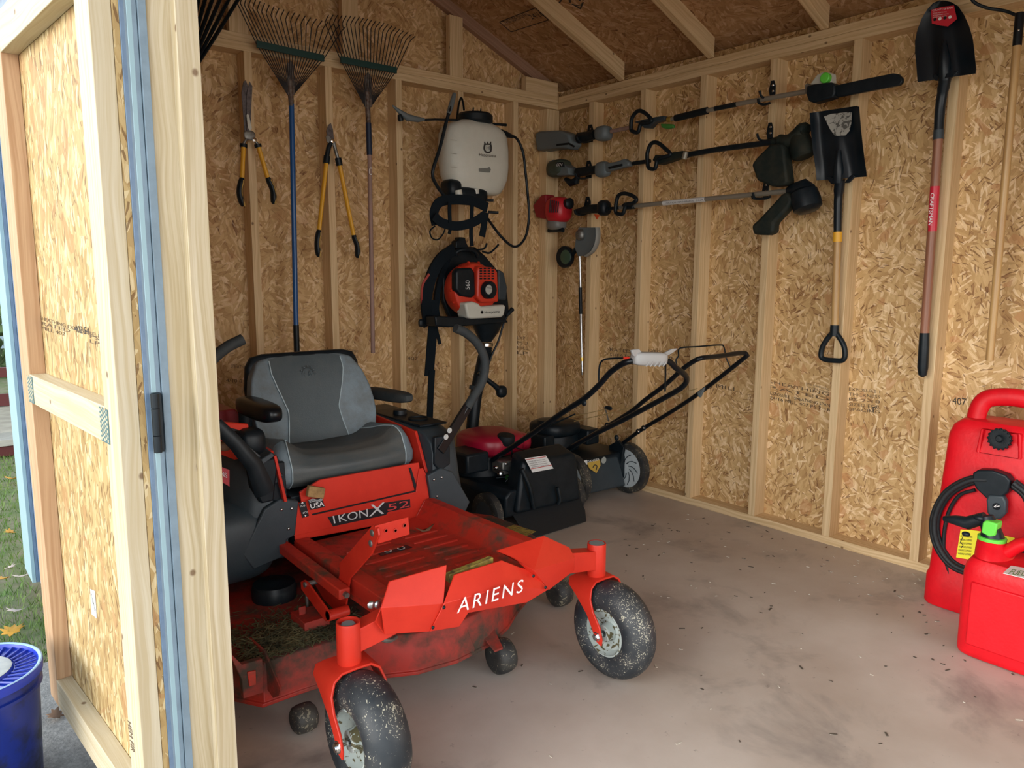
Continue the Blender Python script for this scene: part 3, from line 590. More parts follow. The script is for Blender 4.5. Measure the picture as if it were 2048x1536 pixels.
# casters
for sgn in (-1, 1):
    xc = CX+sgn*.442
    tb = MB(); tb.lathe((xc, -2.02, .312), (0, 0, 1), [(0, .0295), (.004, .0305), (.104, .0305), (.108, .0295), (.108, .026), (.096, .0255)])
    o = tb.build('caster_tube', red, mw)
    MB().lathe((xc, -2.02, .398), (0, 0, 1), [(0, .024), (.008, .024), (.014, .018), (.017, .016), (.018, .006)] if sgn < 0 else [(0, .0255), (.020, .0262), (.022, .024)]).build('spindle_cap', cap_grey, o)
    pth = [(-.075, -2.108, .135), (-.075, -2.105, .158), (-.075, -2.085, .20), (-.075, -2.045, .245), (-.073, -2.020, .275), (-.062, -2.012, .298), (-.040, -2.015, .309), (0, -2.018, .311)]
    full = [V((xc+a, b, c)) for a, b, c in pth]+[V((xc-a, b, c)) for a, b, c in pth[-2::-1]]
    hw_ = [.016, .022, .036, .046, .052, .052, .046, .044]; hw_ += hw_[-2::-1]
    wv_ = []
    for i, p_ in enumerate(full):
        j = min(i, len(full)-1-i); f_ = [.5, .5, .6, .55, .3, .1, 0, 0][min(j, 7)]
        wv_.append(V((0, math.cos(f_), math.sin(f_)*.7))*hw_[i])
    ths = []
    for i in range(len(full)):
        a, b = full[max(i-1, 0)], full[min(i+1, len(full)-1)]; tg = (b-a); nrm = tg.cross(wv_[i]).normalized(); ths.append(nrm*.0035)
    fk = MB().strip(full, wv_, ths).build('caster_fork', red, mw, .002)
    cyl_ = MB().cyl((xc-.088, -2.103, .155), (xc+.088, -2.103, .155), .006, seg=12); cyl_.lathe((xc-.0865, -2.103, .155), (1, 0, 0), [(0, .011), (.007, .013), (.0075, .016), (.009, .016)], 6 if sgn > 0 else 18)
    cyl_.build('axle_bolt', chrome, fk)
    yc, zc, Rr = -2.103, .1565, .156
    tp = []
    for a in range(0, 13):
        th = math.radians(-115+a*230/12); tp.append((math.sin(th)*.0575, .104+math.cos(th)*.052 if True else 0))
    prof = [(-.040, .072)]+[(max(min(h_, .058), -.058), r_) for h_, r_ in tp]+[(.040, .072)]
    ty = MB().lathe((xc, yc, zc), (1, 0, 0), prof, 48, True).build('caster_tyre', tyre, mw, smooth=60)
    rp = [(-.046, .076), (-.047, .072), (-.036, .070), (-.030, .066), (-.020, .060), (-.016, .036), (-.020, .030), (-.048, .027), (-.049, .012), (.049, .012), (.048, .027), (.020, .030), (.016, .036), (.020, .060), (.036, .070), (.047, .072), (.046, .076)]
    MB().lathe((xc, yc, zc), (1, 0, 0), rp, 40, True).build('wheel_rim', rim_m, ty)
# front axle and frame
fr = MB()
fr.box((mx(-.30), -2.04, .365), (mx(.30), -1.995, .425))
for sg in (-1, 1):
    fr.box((mx(sg*.245)-.022, -1.94, .315), (mx(sg*.245)+.022, -.35, .362))
fr.box((mx(-.25), -.40, .24), (mx(.25), -.34, .36))
frame = fr.build('frame', red_dirty, mw, .003)
for sg in (-1, 1):
    MB().prism([V((mx(sg*.26), -2.045, .366)), V((mx(sg*.422), -2.040, .338)), V((mx(sg*.422), -2.040, .400)), V((mx(sg*.26), -2.045, .434))], (0, .048, 0)).build('axle_arm', red, mw, .002)
bl = MB()
for px, py in ((744, 1211), (757, 1210)):
    c_ = PY(px, py, -2.054+.0); bl.sell(c_+V((0, .004, 0)), .011, .006, .011, 1, 1, 12, 8)
bl.build('frame_bolt', steel, mw)
# front plate: three folded panels
def folded(name, top, fold, bot, yt, yf, yb_, par=mw, mt=red, th=.004):
    """rows of (px,py) points of equal count, with a y per row (number or list)"""
    def row(pts, y): return [PY(p[0], p[1], (y[i] if isinstance(y, list) else y)) for i, p in enumerate(pts)]
    rows = [row(bot, yb_), row(fold, yf), row(top, yt)]; n = len(top); vs_ = []; 
    for r_ in rows: vs_ += r_
    k = len(vs_); vs_ += [p+V((0, th, 0)) for p in vs_]
    fs = []
    for j in range(2):
        for i in range(n-1):
            a = j*n+i; fs.append((a, a+1, a+n+1, a+n)); fs.append((a+k, a+n+k, a+n+1+k, a+1+k))
    per = list(range(n))+[n*2-1]+[n*3-1]+list(range(n*3-2, n*2-1, -1))+[n]
    for i in range(len(per)):
        a, b = per[i], per[(i+1) % len(per)]; fs.append((a, a+k, b+k, b))
    return MB().add(vs_, fs).build(name, mt, par, .0012, smooth=12)
folded('front_plate', [(779, 1163), (893.6, 1130)], [(763, 1216), (887, 1208)], [(769, 1269), (860, 1263)], [-2.05, -2.075], [-2.085, -2.105], [-2.062, -2.085])
MB().prism([PY(751, 1242.6, -2.06), PY(763, 1216, -2.083), PY(779, 1163, -2.052), PY(783, 1176, -2.05), PY(769, 1269, -2.06)], (0, .004, 0)).build('front_plate', red, mw, .001, smooth=10)
folded('front_plate', [(909, 1150), (1004, 1121), (1040, 1135), (1066, 1141)], [(889, 1207), (960, 1188), (1010, 1172), (1097, 1179)], [(861, 1263), (918, 1254), (936, 1226), (1053.6, 1205)], [-2.078, -2.078, -2.078, -2.078], [-2.112, -2.115, -2.115, -2.10], [-2.09, -2.092, -2.092, -2.085])
folded('front_plate', [(992, 1102), (1088.7, 1072), (1139, 1095)], [(1020, 1113), (1068, 1141), (1150, 1116)], [(1030, 1118), (1098, 1180), (1148.5, 1141)], [-2.03, -2.04, -2.03], [-2.07, -2.105, -2.06], [-2.075, -2.085, -2.045])
pb = MB()
for px, py in ((888, 1215), (866, 1255), (1067, 1152), (1091, 1175)):
    pb.sell(PY(px, py, -2.115 if py > 1160 and px < 900 else -2.108), .005, .003, .005, 1, 1, 10, 6)
pb.build('plate_rivet', black, mw)
text('ARIENS', [PY(912, 1226, -2.116), PY(1043, 1183, -2.116), PY(1046, 1157, -2.118), PY(917, 1196, -2.118)], white_s, mw, 'plate_lettering', .004, 'white capital lettering', spacing=1.25)
MB().obox(PY(940, 1138, -2.04), V((.075, 0, .006)), V((0, .010, 0)), V((0, 0, .012))).build('worn_edge_strip', yellow_d, mw, .002)
# foot pan
fp = MB()
xl, xr = -2.352, -1.905; y0, y1 = -1.31, -1.97; zf = .372
prof = [(-2.392, .340), (-2.392, .388), (-2.386, .392), (xl+.012, zf+.018), (xl+.03, zf), (xr-.01, zf), (xr, zf+.006), (-1.868, .432), (-1.838, .436), (-1.832, .39)]
def pan_ring(y, dz=0): return [V((a, y, b+dz)) for a, b in prof]+[V((a-(0.004 if i > 5 else -.004), y, b-.006+dz)) for i, (a, b) in list(enumerate(prof))[::-1]]
fp.rings([pan_ring(y0), pan_ring(-1.6), pan_ring(y1)])
pan = fp.build('foot_pan', red_dirty, mw, .004, smooth=50)
rb = MB()
for i in range(7):
    y = -1.42-.062*i
    if i in (0,): continue
    rb.sell((mx(-.09 if i % 2 else -.075), y, zf+.001), .085, .011, .005, .5, .35, 20, 8); rb.sell((mx(.115), y, zf+.001), .07, .011, .005, .5, .35, 20, 8)
rb.build('pan_rib', red_dirty, mw)
Mbox((-2.385, -1.304, .355), (-1.866, -1.297, .43)).build('pan_back', red, mw, .002)
st_ = MB().prism([PZ(751, 1105, zf+.001), PZ(812, 1090, zf+.001), PZ(825, 1095, zf+.001), PZ(762, 1112, zf+.001)], (0, 0, .001)).build('warning_sticker', sticker_b, mw, label='black pedal sticker with white symbols')
for px, py in ((776, 1102), (802, 1096)):
    MB().lathe(PZ(px, py, zf+.003), (0, 0, 1), [(0, .013), (.001, .013), (.001, .009), (0, .009)], 20).build('sticker_symbol', white_s, st_)
# riser panel with model decal
rp_ = MB().prism([PY(588, 1072, -1.305), PY(878, 1008, -1.305), PY(866, 984, -1.305), PY(853, 950, -1.302), PY(846, 936, -1.30), PY(838, 938, -1.30), PY(832, 984, -1.305), PY(626, 1031, -1.305), PY(603, 1006, -1.302), PY(570, 1004, -1.302), PY(580, 1040, -1.305)], (0, .006, 0))
rp_.build('riser_panel', red, mw, .0012)
MB().prism([PY(608, 1040, -1.296), PY(845, 988, -1.296), PY(838, 925, -1.296), PY(640, 960, -1.296), PY(600, 985, -1.296)], (0, .01, 0)).build('seat_base_front', red, mw, .001)
MB().prism([PY(622, 1034, -1.2995), PY(834, 988, -1.2995), PY(836, 981, -1.2995), PY(822, 935, -1.2995), PY(818, 936, -1.2995), PY(830, 981, -1.2995), PY(624, 1028, -1.2995)], (0, .002, 0)).build('black_line', black, mw)  # black strip outlining the seat base front
q = lambda px, py: PY(px, py, -1.3058)
MB().prism([q(655, 1034), q(666, 1053), q(772, 1030), q(776, 1024), q(821, 1015), q(820, 998), q(764, 1006), q(760, 1014)], (0, .0008, 0)).build('model_decal', sticker_b, mw, label='black decal with silver and red lettering')
text('1KON', [q(668, 1047), q(736, 1033), q(735, 1017), q(665, 1032)], silver_s, mw, 'decal_lettering')
text('X', [q(738, 1033), q(768, 1027), q(770, 1004), q(740, 1010)], silver_s, mw, 'decal_lettering')
text('52', [q(775, 1022), q(819, 1013), q(818, 1000), q(775, 1009)], M('red_print', (.62, .06, .06), .4), mw, 'decal_lettering')
q = lambda px, py: PY(px, py, -1.3085)
MB().prism([q(616, 1000), q(621, 1020), q(650, 1014), q(644, 996)], (0, .0008, 0)).build('flag_decal', sticker_b, mw)
text('USA', [q(621.5, 1017.5), q(648.5, 1012), q(647, 1002), q(620, 1008)], white_s, mw, 'decal_lettering')
for i in range(3): MB().tube(catmull([q(617+i, 1001+i*2.3), q(626, 998+i*2.3), q(635, 1000+i*2.0), q(645, 996+i*2)], 5), .0009, 5).build('flag_stripe', silver_s, mw)
MB().prism([q(597, 1007), q(605, 1036), q(618, 1032), q(611, 1003)], (0, .0008, 0)).build('brake_decal', sticker_b, mw)
q = lambda px, py: PY(px, py, -1.310)
for cx_, cy_, s1 in ((605, 1012, 1), (610.5, 1025, -1)):
    text('(O)', [q(cx_-5, cy_+3), q(cx_+5, cy_+1), q(cx_+5, cy_-3), q(cx_-5, cy_-1)], white_s, mw, 'decal_symbol')
    MB().prism([q(cx_-2.2+s1*-.5, cy_-5*s1), q(cx_+2.4, cy_-5.6*s1), q(cx_, cy_-8.6*s1)], (0, .0004, 0)).build('decal_symbol', white_s, mw)
# side panels beside the seat
MB().prism([V((-1.842, -.80, .46)), V((-1.842, -.83, .694)), V((-1.842, -1.20, .673)), V((-1.842, -1.285, .50)), V((-1.842, -1.30, .44))], (.012, 0, 0)).build('seat_side_panel', red, mw, .002)
MB().prism([V((-2.405, -.80, .46)), V((-2.405, -.83, .694)), V((-2.405, -1.17, .673)), V((-2.405, -1.285, .50)), V((-2.405, -1.30, .44))], (.012, 0, 0)).build('seat_side_panel', red, mw, .002)
MB().box((-2.38, -1.27, .36), (-1.86, -.80, .53)).build('seat_box', black, mw, .004)
# fender pods
for sg in (1, -1):
    def fx(x): return x if sg > 0 else 2*CX-x
    pod = MB()
    sec = []
    for y, zt, ww, zb in ((-.42, .60, .25, .40), (-.60, .675, .27, .34), (-.85, .690, .22, .34), (-1.10, .684, .19, .34), (-1.235, .672, .155, .34), (-1.285, .640, .125, .335), (-1.30, .60, .11, .335)):
        x0 = -1.828; xo = x0+ww
        ring = [(x0, zb), (x0, zt-.005), (x0+.005, zt), (xo-.065, zt), (xo-.030, zt-.012), (xo-.008, zt-.045), (xo, zt-.10), (xo+.012, (zt+zb)/2-.02), (xo+.03 if y < -.9 else xo+.01, zb+.05), (xo+.005, zb)]
        ring = [V((fx(a), y, b)) for a, b in ring]
        sec.append(ring if sg > 0 else ring[::-1])
    pod.rings(sec)
    po_ = pod.build('fender', charcoal, mw, .006, smooth=50)
    # front skirt plate with bolts
    sk = [(-1.862, .525), (-1.80, .545), (-1.745, .52), (-1.665, .385), (-1.70, .325), (-1.80, .345), (-1.815, .40), (-1.845, .41)]
    MB().prism([V((fx(a), -1.318, b)) for a, b in sk], (0, .03, 0)).build('fender_skirt', charcoal, mw, .005)
    bo = MB()
    for a, b in ((-1.835, .505), (-1.80, .508), (-1.822, .438)): bo.sell((fx(a), -1.3195, b), .0055, .004, .0055, 1, 1, 10, 6)
    bo.build('skirt_bolt', steel, mw)
    # recessed black lever slot on the pod front
    MB().prism([V((fx(a), -1.303-.006, b)) for a, b in ((-1.822, .665), (-1.778, .665), (-1.752, .62), (-1.752, .55), (-1.80, .53), (-1.826, .56))], (0, .02, 0)).build('lever_recess', black, mw, .004)
    if sg > 0:
        tr = MB().box((-1.818, -1.20, .684), (-1.69, -.80, .6925)); tr.build('console_tray', black, mw, .004)
        MB().lathe((-1.75, -1.08, .692), (0, 0, 1), [(0, .040), (.006, .042), (.006, .037), (-.02, .034), (-.02, .001)], 28).build('cup_holder', black_rough, mw)
        MB().lathe((-1.75, -.94, .692), (0, 0, 1), [(0, .030), (.018, .028), (.020, .022), (.021, .004)], 24).build('fuel_cap', black, mw)
    else:
        MB().prism([PY(430, 843, -1.19), PY(497, 848, -1.17), PY(500, 872, -1.19), PY(520, 905, -1.2), PY(470, 920, -1.22), PY(430, 905, -1.22)], (0, .02, 0)).build('console_panel', red, mw, .003)
        MB().prism([PY(430, 850, -1.21), PY(478, 860, -1.20), PY(454, 872, -1.22), PY(430, 862, -1.22)], (0, .02, 0)).build('console_pad', charcoal, mw, .003)
        MB().sell(PY(450, 892, -1.235), .022, .014, .016, .8, .8, 16, 10).build('choke_knob', M('tan_knob', (.25, .15, .09), .5), mw)
        MB().lathe(PY(478, 872, -1.225), (0, -.5, 1), [(-.02, .008), (.0, .010), (.004, .017), (.010, .018), (.012, .004)], 18).build('key_switch', black_gloss, mw)
        MB().sell(PY(500, 885, -1.19), .045, .05, .05, .6, .6, 20, 12).build('console_knob', black, mw)
        qq = lambda a, b: PY(a, b, -1.315)
        MB().prism([qq(440, 933), qq(459, 940), qq(459, 973), qq(440, 962)], (0, .01, 0)).build('name_badge', M('badge_red', (.40, .02, .03), .4), mw)
        text('NS', [qq(441, 950), qq(454, 956), qq(453, 946), qq(440, 941)], silver_s, mw, 'badge_lettering', .003)
# lower grey tank bulge behind the left panel
MB().sell((-2.60, -1.02, .40), .19, .30, .145, .5, .55, 28, 16).build('fuel_tank', charcoal, mw)
# engine and rear
eng = MB(); eng.box((-2.36, -.70, .42), (-1.87, -.22, .60)); eng.lathe((CX, -.48, .60), (0, 0, 1), [(0, .17), (.06, .17), (.09, .14), (.10, .02)], 32)
eng.build('engine', black, mw, .01)
MB().box((-2.62, -.26, .30), (-1.61, -.22, .62)).build('rear_guard', red, mw, .006)
MB().prism([PY(437, 822, -.82), PY(470, 818, -.82), PY(486, 835, -.82), PY(478, 850, -.82), PY(437, 852, -.82)], (0, .3, 0)).build('rear_cowl', M('dark_red_paint', (.32, .02, .025), .4), mw, .004)
for sg in (-1, 1):
    xw = CX+sgn*0+sg*.43
    prof = [(-.10, .14), (-.105, .20), (-.09, .235), (-.05, .250), (.05, .250), (.09, .235), (.105, .20), (.10, .14)]
    ty = MB().lathe((xw, -.60, .25), (1, 0, 0), prof, 40, True).build('drive_tyre', tyre_dark, mw, smooth=50)
    MB().lathe((xw, -.60, .25), (1, 0, 0), [(-.09, .142), (-.06, .12), (-.05, .02), (.05, .02), (.06, .12), (.09, .142)], 32).build('drive_wheel_rim', rim_m, ty)
# seat --------------------------------------------------------------
def seat_back(u, v, out=0.0):
    """u across -1..1, v up 0..1"""
    hw = [.205, .235, .250, .252, .246, .232, .196]
    i = min(int(v*6), 5); f_ = v*6-i; wv = hw[i]*(1-f_)+hw[i+1]*f_
    z = .600+.362*v - (.020*abs(u)**3 if v > .8 else .020*abs(u)**3*max(0, (v-.4)/.4))
    y = -.955+.075*v-.060*abs(u)**2.6*(1-.5*v)+.035*math.cos((1-v)*1.2)+.03*(v**6)
    return V((CX+wv*u*1.0, y-out, z))
def seat_patch(u0f, u1f, out, v0=0, v1=1, nu=10, nv=26):
    vs_ = []; fs = []
    for j in range(nv+1):
        v = v0+(v1-v0)*j/nv
        for i in range(nu+1):
            u = u0f(v)*(1-i/nu)+u1f(v)*i/nu; vs_.append(seat_back(u, v, out))
    for j in range(nv):
        for i in range(nu):
            a = j*(nu+1)+i; fs.append((a, a+1, a+nu+2, a+nu+1))
    return vs_, fs
vs_, fs = seat_patch(lambda v: -1, lambda v: 1, 0, nu=28)
k = len(vs_); back = [p+V((0, .06, -.004)) for p in vs_]; b = MB(); b.add(vs_+back, fs+[tuple(k+i for i in f[::-1]) for f in fs])
nu, nv = 28, 26
per = [i for i in range(nu+1)]+[j*(nu+1)+nu for j in range(1, nv+1)]+[nv*(nu+1)+i for i in range(nu-1, -1, -1)]+[j*(nu+1) for j in range(nv-1, 0, -1)]
for i in range(len(per)):
    a, c_ = per[i], per[(i+1) % len(per)]; b.f.append((a, c_, c_+k, a+k)) if False else b.f.append((a, a+k, c_+k, c_))
sb = b.build('backrest', vinyl_l, mw, .016, smooth=60, seg=4)
def hourglass(v): return .42+.95*abs(v-.42)**1.7 if v < .42 else .42+.62*abs(v-.42)**1.15
vs_, fs = seat_patch(lambda v: -min(hourglass(v), .86), lambda v: min(hourglass(v), .86), .0035, .02, .985, nu=20)
MB().add(vs_, fs).build('backrest_panel', vinyl_d, sb, label='darker grey centre panel')
for s_ in (-1, 1):
    MB().tube([seat_back(s_*min(hourglass(v/30), .86), v/30, .005) for v in range(1, 30)], .0022, 6).build('stitched_seam', stitch, sb)
em = seat_back(0, .78, .0045)
eb = MB(); eb.tube([em+V((math.cos(a*.3142)*.024, -.001, math.sin(a*.3142)*.026)) for a in range(20)], .0015, 6, closed=True)
for a in range(12): eb.sell(em+V((math.cos(a*.5236)*.030, -.001, math.sin(a*.5236)*.032)), .004, .0015, .004, 1, 1, 8, 6)
eb.tube(catmull([em+V((-.012, -.001, .008)), em+V((-.016, -.001, -.004)), em+V((-.004, -.001, -.012)), em+V((.002, -.001, 0)), em+V((.008, -.001, .014)), em+V((.004, -.001, -.012)), em+V((.014, -.001, -.010)), em+V((.010, -.001, .002))], 5), .0014, 5)
eb.build('embossed_logo', vinyl_d, sb)
# black shell behind the backrest
sh = MB(); rr = []
for (z, hw, y, hy) in ((.58, .20, -.84, .03), (.70, .235, -.825, .03), (.84, .245, -.81, .03), (.92, .235, -.80, .028), (.955, .215, -.80, .024), (.966, .17, -.80, .016)):
    rr.append([V((CX+.008+hw*math.copysign(abs(math.cos(a))**.4, math.cos(a)), y+hy*math.copysign(abs(math.sin(a))**.6, math.sin(a)), z)) for a in [2*math.pi*i/28 for i in range(28)]])
sh.rings(rr).build('seat_shell', black, mw, smooth=60)
# cushion: one closed profile swept across, split in centre and bolsters
def cush(u, t_):
    # profile in (y, z): from rear top, over the front roll, under
    pr = [(-.86, .645), (-.93, .640), (-1.02, .648), (-1.10, .660), (-1.165, .662), (-1.215, .645), (-1.247, .605), (-1.245, .565), (-1.215, .538), (-1.14, .53), (-.90, .53)]
    s_ = t_*(len(pr)-1); i = min(int(s_), len(pr)-2); f_ = s_-i
    y = pr[i][0]*(1-f_)+pr[i+1][0]*f_; z = pr[i][1]*(1-f_)+pr[i+1][1]*f_
    au = abs(u)
    top = 1 if t_ < .45 else max(0, 1-(t_-.45)*6)
    z += top*(.040*math.exp(-((au-.80)/.16)**2)-.012*(1-au))
    if au > .9: k_ = (au-.9)/.1; z += (.595-z)*k_*k_*.65; y += (-1.05-y)*k_*k_*.12
    if t_ > .4: y += .028*au**2.2
    return V((CX-.012+.285*u*(1-.03*(t_ if t_ < .5 else .5)), y, z))
def cpatch(ulo, uhi, nu, out=0):
    vs_ = []; fs = []; nt = 44
    for j in range(nt+1):
        t_ = j/nt
        for i in range(nu+1):
            u = ulo(t_)*(1-i/nu)+uhi(t_)*i/nu; p_ = cush(u, t_); 
            if out: p_ += (p_-V((p_.x, -1.05, .585))).normalized()*out
            vs_.append(p_)
    for j in range(nt):
        for i in range(nu):
            a = j*(nu+1)+i; fs.append((a, a+nu+1, a+nu+2, a+1))
    return vs_, fs
vs_, fs = cpatch(lambda t: -1, lambda t: 1, 40)
b = MB().add(vs_, fs); n41 = 41
for e_ in (0, 40):
    ring = [j*41+e_ for j in range(45)]; b.f.append(tuple(ring) if e_ else tuple(ring[::-1]))
cu_ = b.build('seat_cushion', vinyl_l, mw, smooth=70)
bd = lambda t: .62+.16*math.sin(min(t, .55)/.55*3.1416)*0+ (.20*(t/.5) if t < .5 else .20)
vs_, fs = cpatch(lambda t: -bd(t)*.98, lambda t: bd(t)*.98, 24, .0025)
MB().add(vs_, fs).build('cushion_panel', vinyl_c, cu_, label='worn darker grey centre panel')
for s_ in (-1, 1):
    pts = []
    for j in range(0, 40):
        p_ = cush(s_*bd(j/44)*.98, j/44); pts.append(p_+(p_-V((p_.x, -1.05, .585))).normalized()*.0035)
    MB().tube(pts, .0022, 6).build('stitched_seam', stitch, cu_)
# armrests
for (a, b_, x, wd) in (((725, 782), (820, 797), -1.80, .036), ((484, 805), (552, 832), -2.40, .042)):
    p0, p1 = PX(*a, x), PX(*b_, x); c_ = (p0+p1)/2; d_ = (p1-p0); L = d_.length/2; d_.normalize()
    xx = V((1, 0, 0)); zz = xx.cross(d_).normalized(); zz = zz if zz.z > 0 else -zz
    ar = MB().sell(c_, L, wd, .024 if x > -2 else .032, .55, .6, 28, 14, axes=(d_, xx, zz)).build('armrest', grey_tube if x > -2 else black_gloss, mw)
    sp = MB(); q0 = c_-d_*L*.80; sp.tube([q0+V((0, 0, -.005)), q0+V((.01 if x > -2 else -.0, .01, -.12)), V((q0.x+(.02 if x > -2 else -.02), q0.y+.02, .56))], [.020, .018, .022], 12, flat=(1, 1.3)); sp.cyl(q0+V((-.03, 0, -.004)), q0+V((.03, 0, -.004)), .014, seg=14)
    sp.build('armrest_bracket', black, mw)
# drive levers
for sg in (1, -1):
    def LP(px, py, y=-1.29, dx=0):
        p_ = PY(px, py, y); p_.x = p_.x if sg > 0 else 2*CX-p_.x
        return p_
    foam = catmull([LP(934, 815), LP(948, 792), LP(962, 768), LP(969, 745), LP(969, 718), LP(957, 690), LP(935, 668), LP(911, 656)], 5)
    lv = MB().tube(foam, .0175, 14).build('drive_lever', grey_tube, mw)
    low = MB(); a_, b_ = LP(880, 902, -1.31), LP(936, 812, -1.29); d_ = (b_-a_).normalized(); sx = d_.cross(V((0, 1, 0))).normalized()
    low.obox((a_+b_)/2, d_*((b_-a_).length/2), sx*.019, V((0, .007, 0))); low.tube([LP(905, 862), LP(940, 806)], .011, 10)
    lo_ = low.build('lever_bar', black_gloss, lv, .002)
    bt = MB()
    for px, py in ((889, 873), (896, 860)):
        c_ = LP(px, py, -1.302); bt.lathe(c_+V((0, -.008, 0)), (0, -1, 0), [(0, .0105), (.003, .0105), (.003, .006), (.006, .006), (.006, .001)], 14)
    bt.build('lever_bolt', cap_pale, lv)
    MB().sell(LP(882, 905, -1.27), .03, .03, .035, .8, .8, 16, 10).build('lever_boot', black, mw)
# thick black lever arm seen on the left
MB().tube([PY(432, 848, -1.34), PY(470, 885, -1.35), PY(508, 930, -1.35), PY(530, 985, -1.34)], [.022, .024, .028, .034], 10, flat=(.6, 1)).build('lever_guard', black, mw)
MB().prism([PY(500, 930, -1.325), PY(549, 915, -1.325), PY(556, 930, -1.325), PY(548, 1002, -1.325), PY(523, 1008, -1.325), PY(508, 980, -1.325)], (0, .05, 0)).build('console_side', black, mw, .006)
MB().prism([PY(548, 913, -1.330), PY(553, 911, -1.330), PY(575, 1003, -1.330), PY(569, 1004, -1.330)], (0, .02, 0)).build('panel_edge', red, mw, .001)
MB().prism([PY(508, 938, -1.330), PY(512, 926, -1.330), PY(544, 905, -1.330), PY(550, 912, -1.330), PY(516, 937, -1.330)], (0, .05, 0)).build('fender_lip', charcoal, mw, .003)
# wood chip
wc = MB().obox(PY(631, 984, -1.318), V((.030, .002, -.010)), V((0, .010, 0)), V((.004, 0, .018))).build('wood_chip', M('splintered_wood', (.40, .25, .10), .8, col2=(.25, .15, .06), nscale=50), None, .003, loc=PY(631, 984, -1.318))
tag(wc, 'small tan scrap of splintered wood below the left front corner of the mower seat', 'wood scrap')
# lift pedal linkage
q = lambda px, py: PX(px, py, -2.408)
MB().prism([q(745, 1050), q(755, 1057), q(757, 1071), q(743, 1108), q(699, 1158), q(694, 1190), q(688, 1234), q(676, 1237), q(671, 1222), q(648, 1200), q(633, 1175), q(625, 1158), q(632, 1158), q(650, 1180), q(668, 1180), q(679, 1150), q(678, 1127)], (.006, 0, 0)).build('lift_lever', red, mw, .001)
yy = q(752, 1075).y
MB().prism([PY(750, 1052, yy), PY(817, 1034, yy), PY(820, 1069, yy), PY(757, 1088, yy)], (0, .005, 0)).build('lift_pedal', red, mw, .0015)
hb_ = MB()
for px, py in ((772, 1061), (791, 1061), (809, 1051)): hb_.lathe(PY(px, py, yy-.001), (0, -1, 0), [(0, .0065), (.0015, .0065), (.0015, .004), (0, .004)], 14)
hb_.build('pedal_hole', red_dirty, mw)
bl = MB()
for px, py in ((744, 1066), (741, 1087)): bl.sell(PX(px, py, -2.409), .004, .010, .010, 1, 1, 12, 8)
bl.build('lever_bolt', steel_d, mw)
q = lambda px, py: PX(px, py, -2.475)
MB().prism([q(601, 1164), q(608, 1160), q(615, 1166), q(660, 1228), q(659, 1240), q(651, 1243), q(645, 1236), q(602, 1178)], (.006, 0, 0)).build('lift_link', red, mw, .001)
MB().cyl(PX(655, 1232, -2.475), PX(655, 1232, -2.475)+V((.065, 0, 0)), .016).build('link_roller', red, mw, .002)
MB().cyl(PX(608, 1170, -2.48), PX(608, 1170, -2.48)+V((.04, 0, 0)), .008).build('link_bolt', steel_d, mw)
pr = PX(613, 1175, -2.455); MB().cyl(pr, V((pr.x, pr.y, .235)), .005, seg=10).build('hanger_rod', steel_d, mw)
ch = MB(); a_, b_ = PX(545, 1078, -2.428), PX(690, 1188, -2.428)
d_ = (b_-a_).normalized(); ch.obox((a_+b_)/2, d_*((b_-a_).length/2), V((.018, 0, 0)), d_.cross(V((1, 0, 0))).normalized()*.016)
ch.build('lift_channel', red_dirty, mw, .004); MB().cyl(b_-d_*.004, b_+d_*.014, .008, seg=12).build('channel_bolt', steel_d, mw)
# cutting deck
dk = [(-2.74, -1.30), (-2.735, -1.62), (-2.67, -1.725), (-2.56, -1.725), (-2.42, -1.735), (-2.36, -1.79), (-2.25, -1.845), (-2.12, -1.865), (-1.98, -1.845), (-1.86, -1.79), (-1.76, -1.72), (-1.62, -1.64), (-1.50, -1.55), (-1.41, -1.43), (-1.375, -1.30), (-1.38, -1.10), (-1.46, -.96), (-1.60, -.90), (-2.55, -.90), (-2.70, -1.0)]
def ring(sc_, z, dz=0): 
    return [V((CX+.06+(a-CX-.06)*sc_, -1.35+(b+1.35)*sc_, z)) for a, b in dk]
dm = MB().rings([ring(1.0, .092), ring(1.012, .094), ring(1.012, .104), ring(1.0, .106), ring(1.0, .205), ring(.985, .218), ring(.96, .222)])
deck = dm.build('cutting_deck', red_deck, mw, .002, smooth=35)
MB().prism([PZ(996, 1040, .224), PZ(1050, 1055, .224), PZ(1085, 1068, .224), PZ(1030, 1080, .224), PZ(990, 1058, .224)], (0, 0, .0005)) if False else None
sq = MB().prism([PZ(1008, 1057, .2225), PZ(1028, 1050, .2225), PZ(1072, 1063, .2225), PZ(1046, 1075, .2225)], (0, 0, .001)).build('deck_sticker', yellow_d, mw, label='worn yellow warning sticker')
ck = MB(); ck.lathe(PZ(548, 1172, .26), (0, 0, 1), [(-.045, .07), (-.004, .072), (0, .070), (.012, .066), (.014, .03), (.02, .02)], 36); ck.build('blade_spindle_pulley', black, mw)
ck = MB(); ck.lathe((-1.72, -1.30, .25), (0, 0, 1), [(-.03, .09), (0, .09), (.01, .08), (.012, .01)], 36); ck.build('blade_spindle_pulley', black, mw)
hk = MB(); a_ = PY(620, 1240, -1.62); hk.box((a_.x-.035, -1.66, .22), (a_.x+.045, -1.56, .265)); hk.prism([PY(598, 1216, -1.60), PY(612, 1212, -1.60), PY(612, 1250, -1.60), PY(600, 1246, -1.60)], (0, .006, 0)); hk.build('deck_hanger', red_deck, mw, .002)
MB().tube(catmull([PY(757, 1270, -1.93), PY(765, 1279, -1.94), PY(780, 1281, -1.94), PY(792, 1274, -1.92)], 5), .006, 8).build('lifting_hook', steel_d, mw)
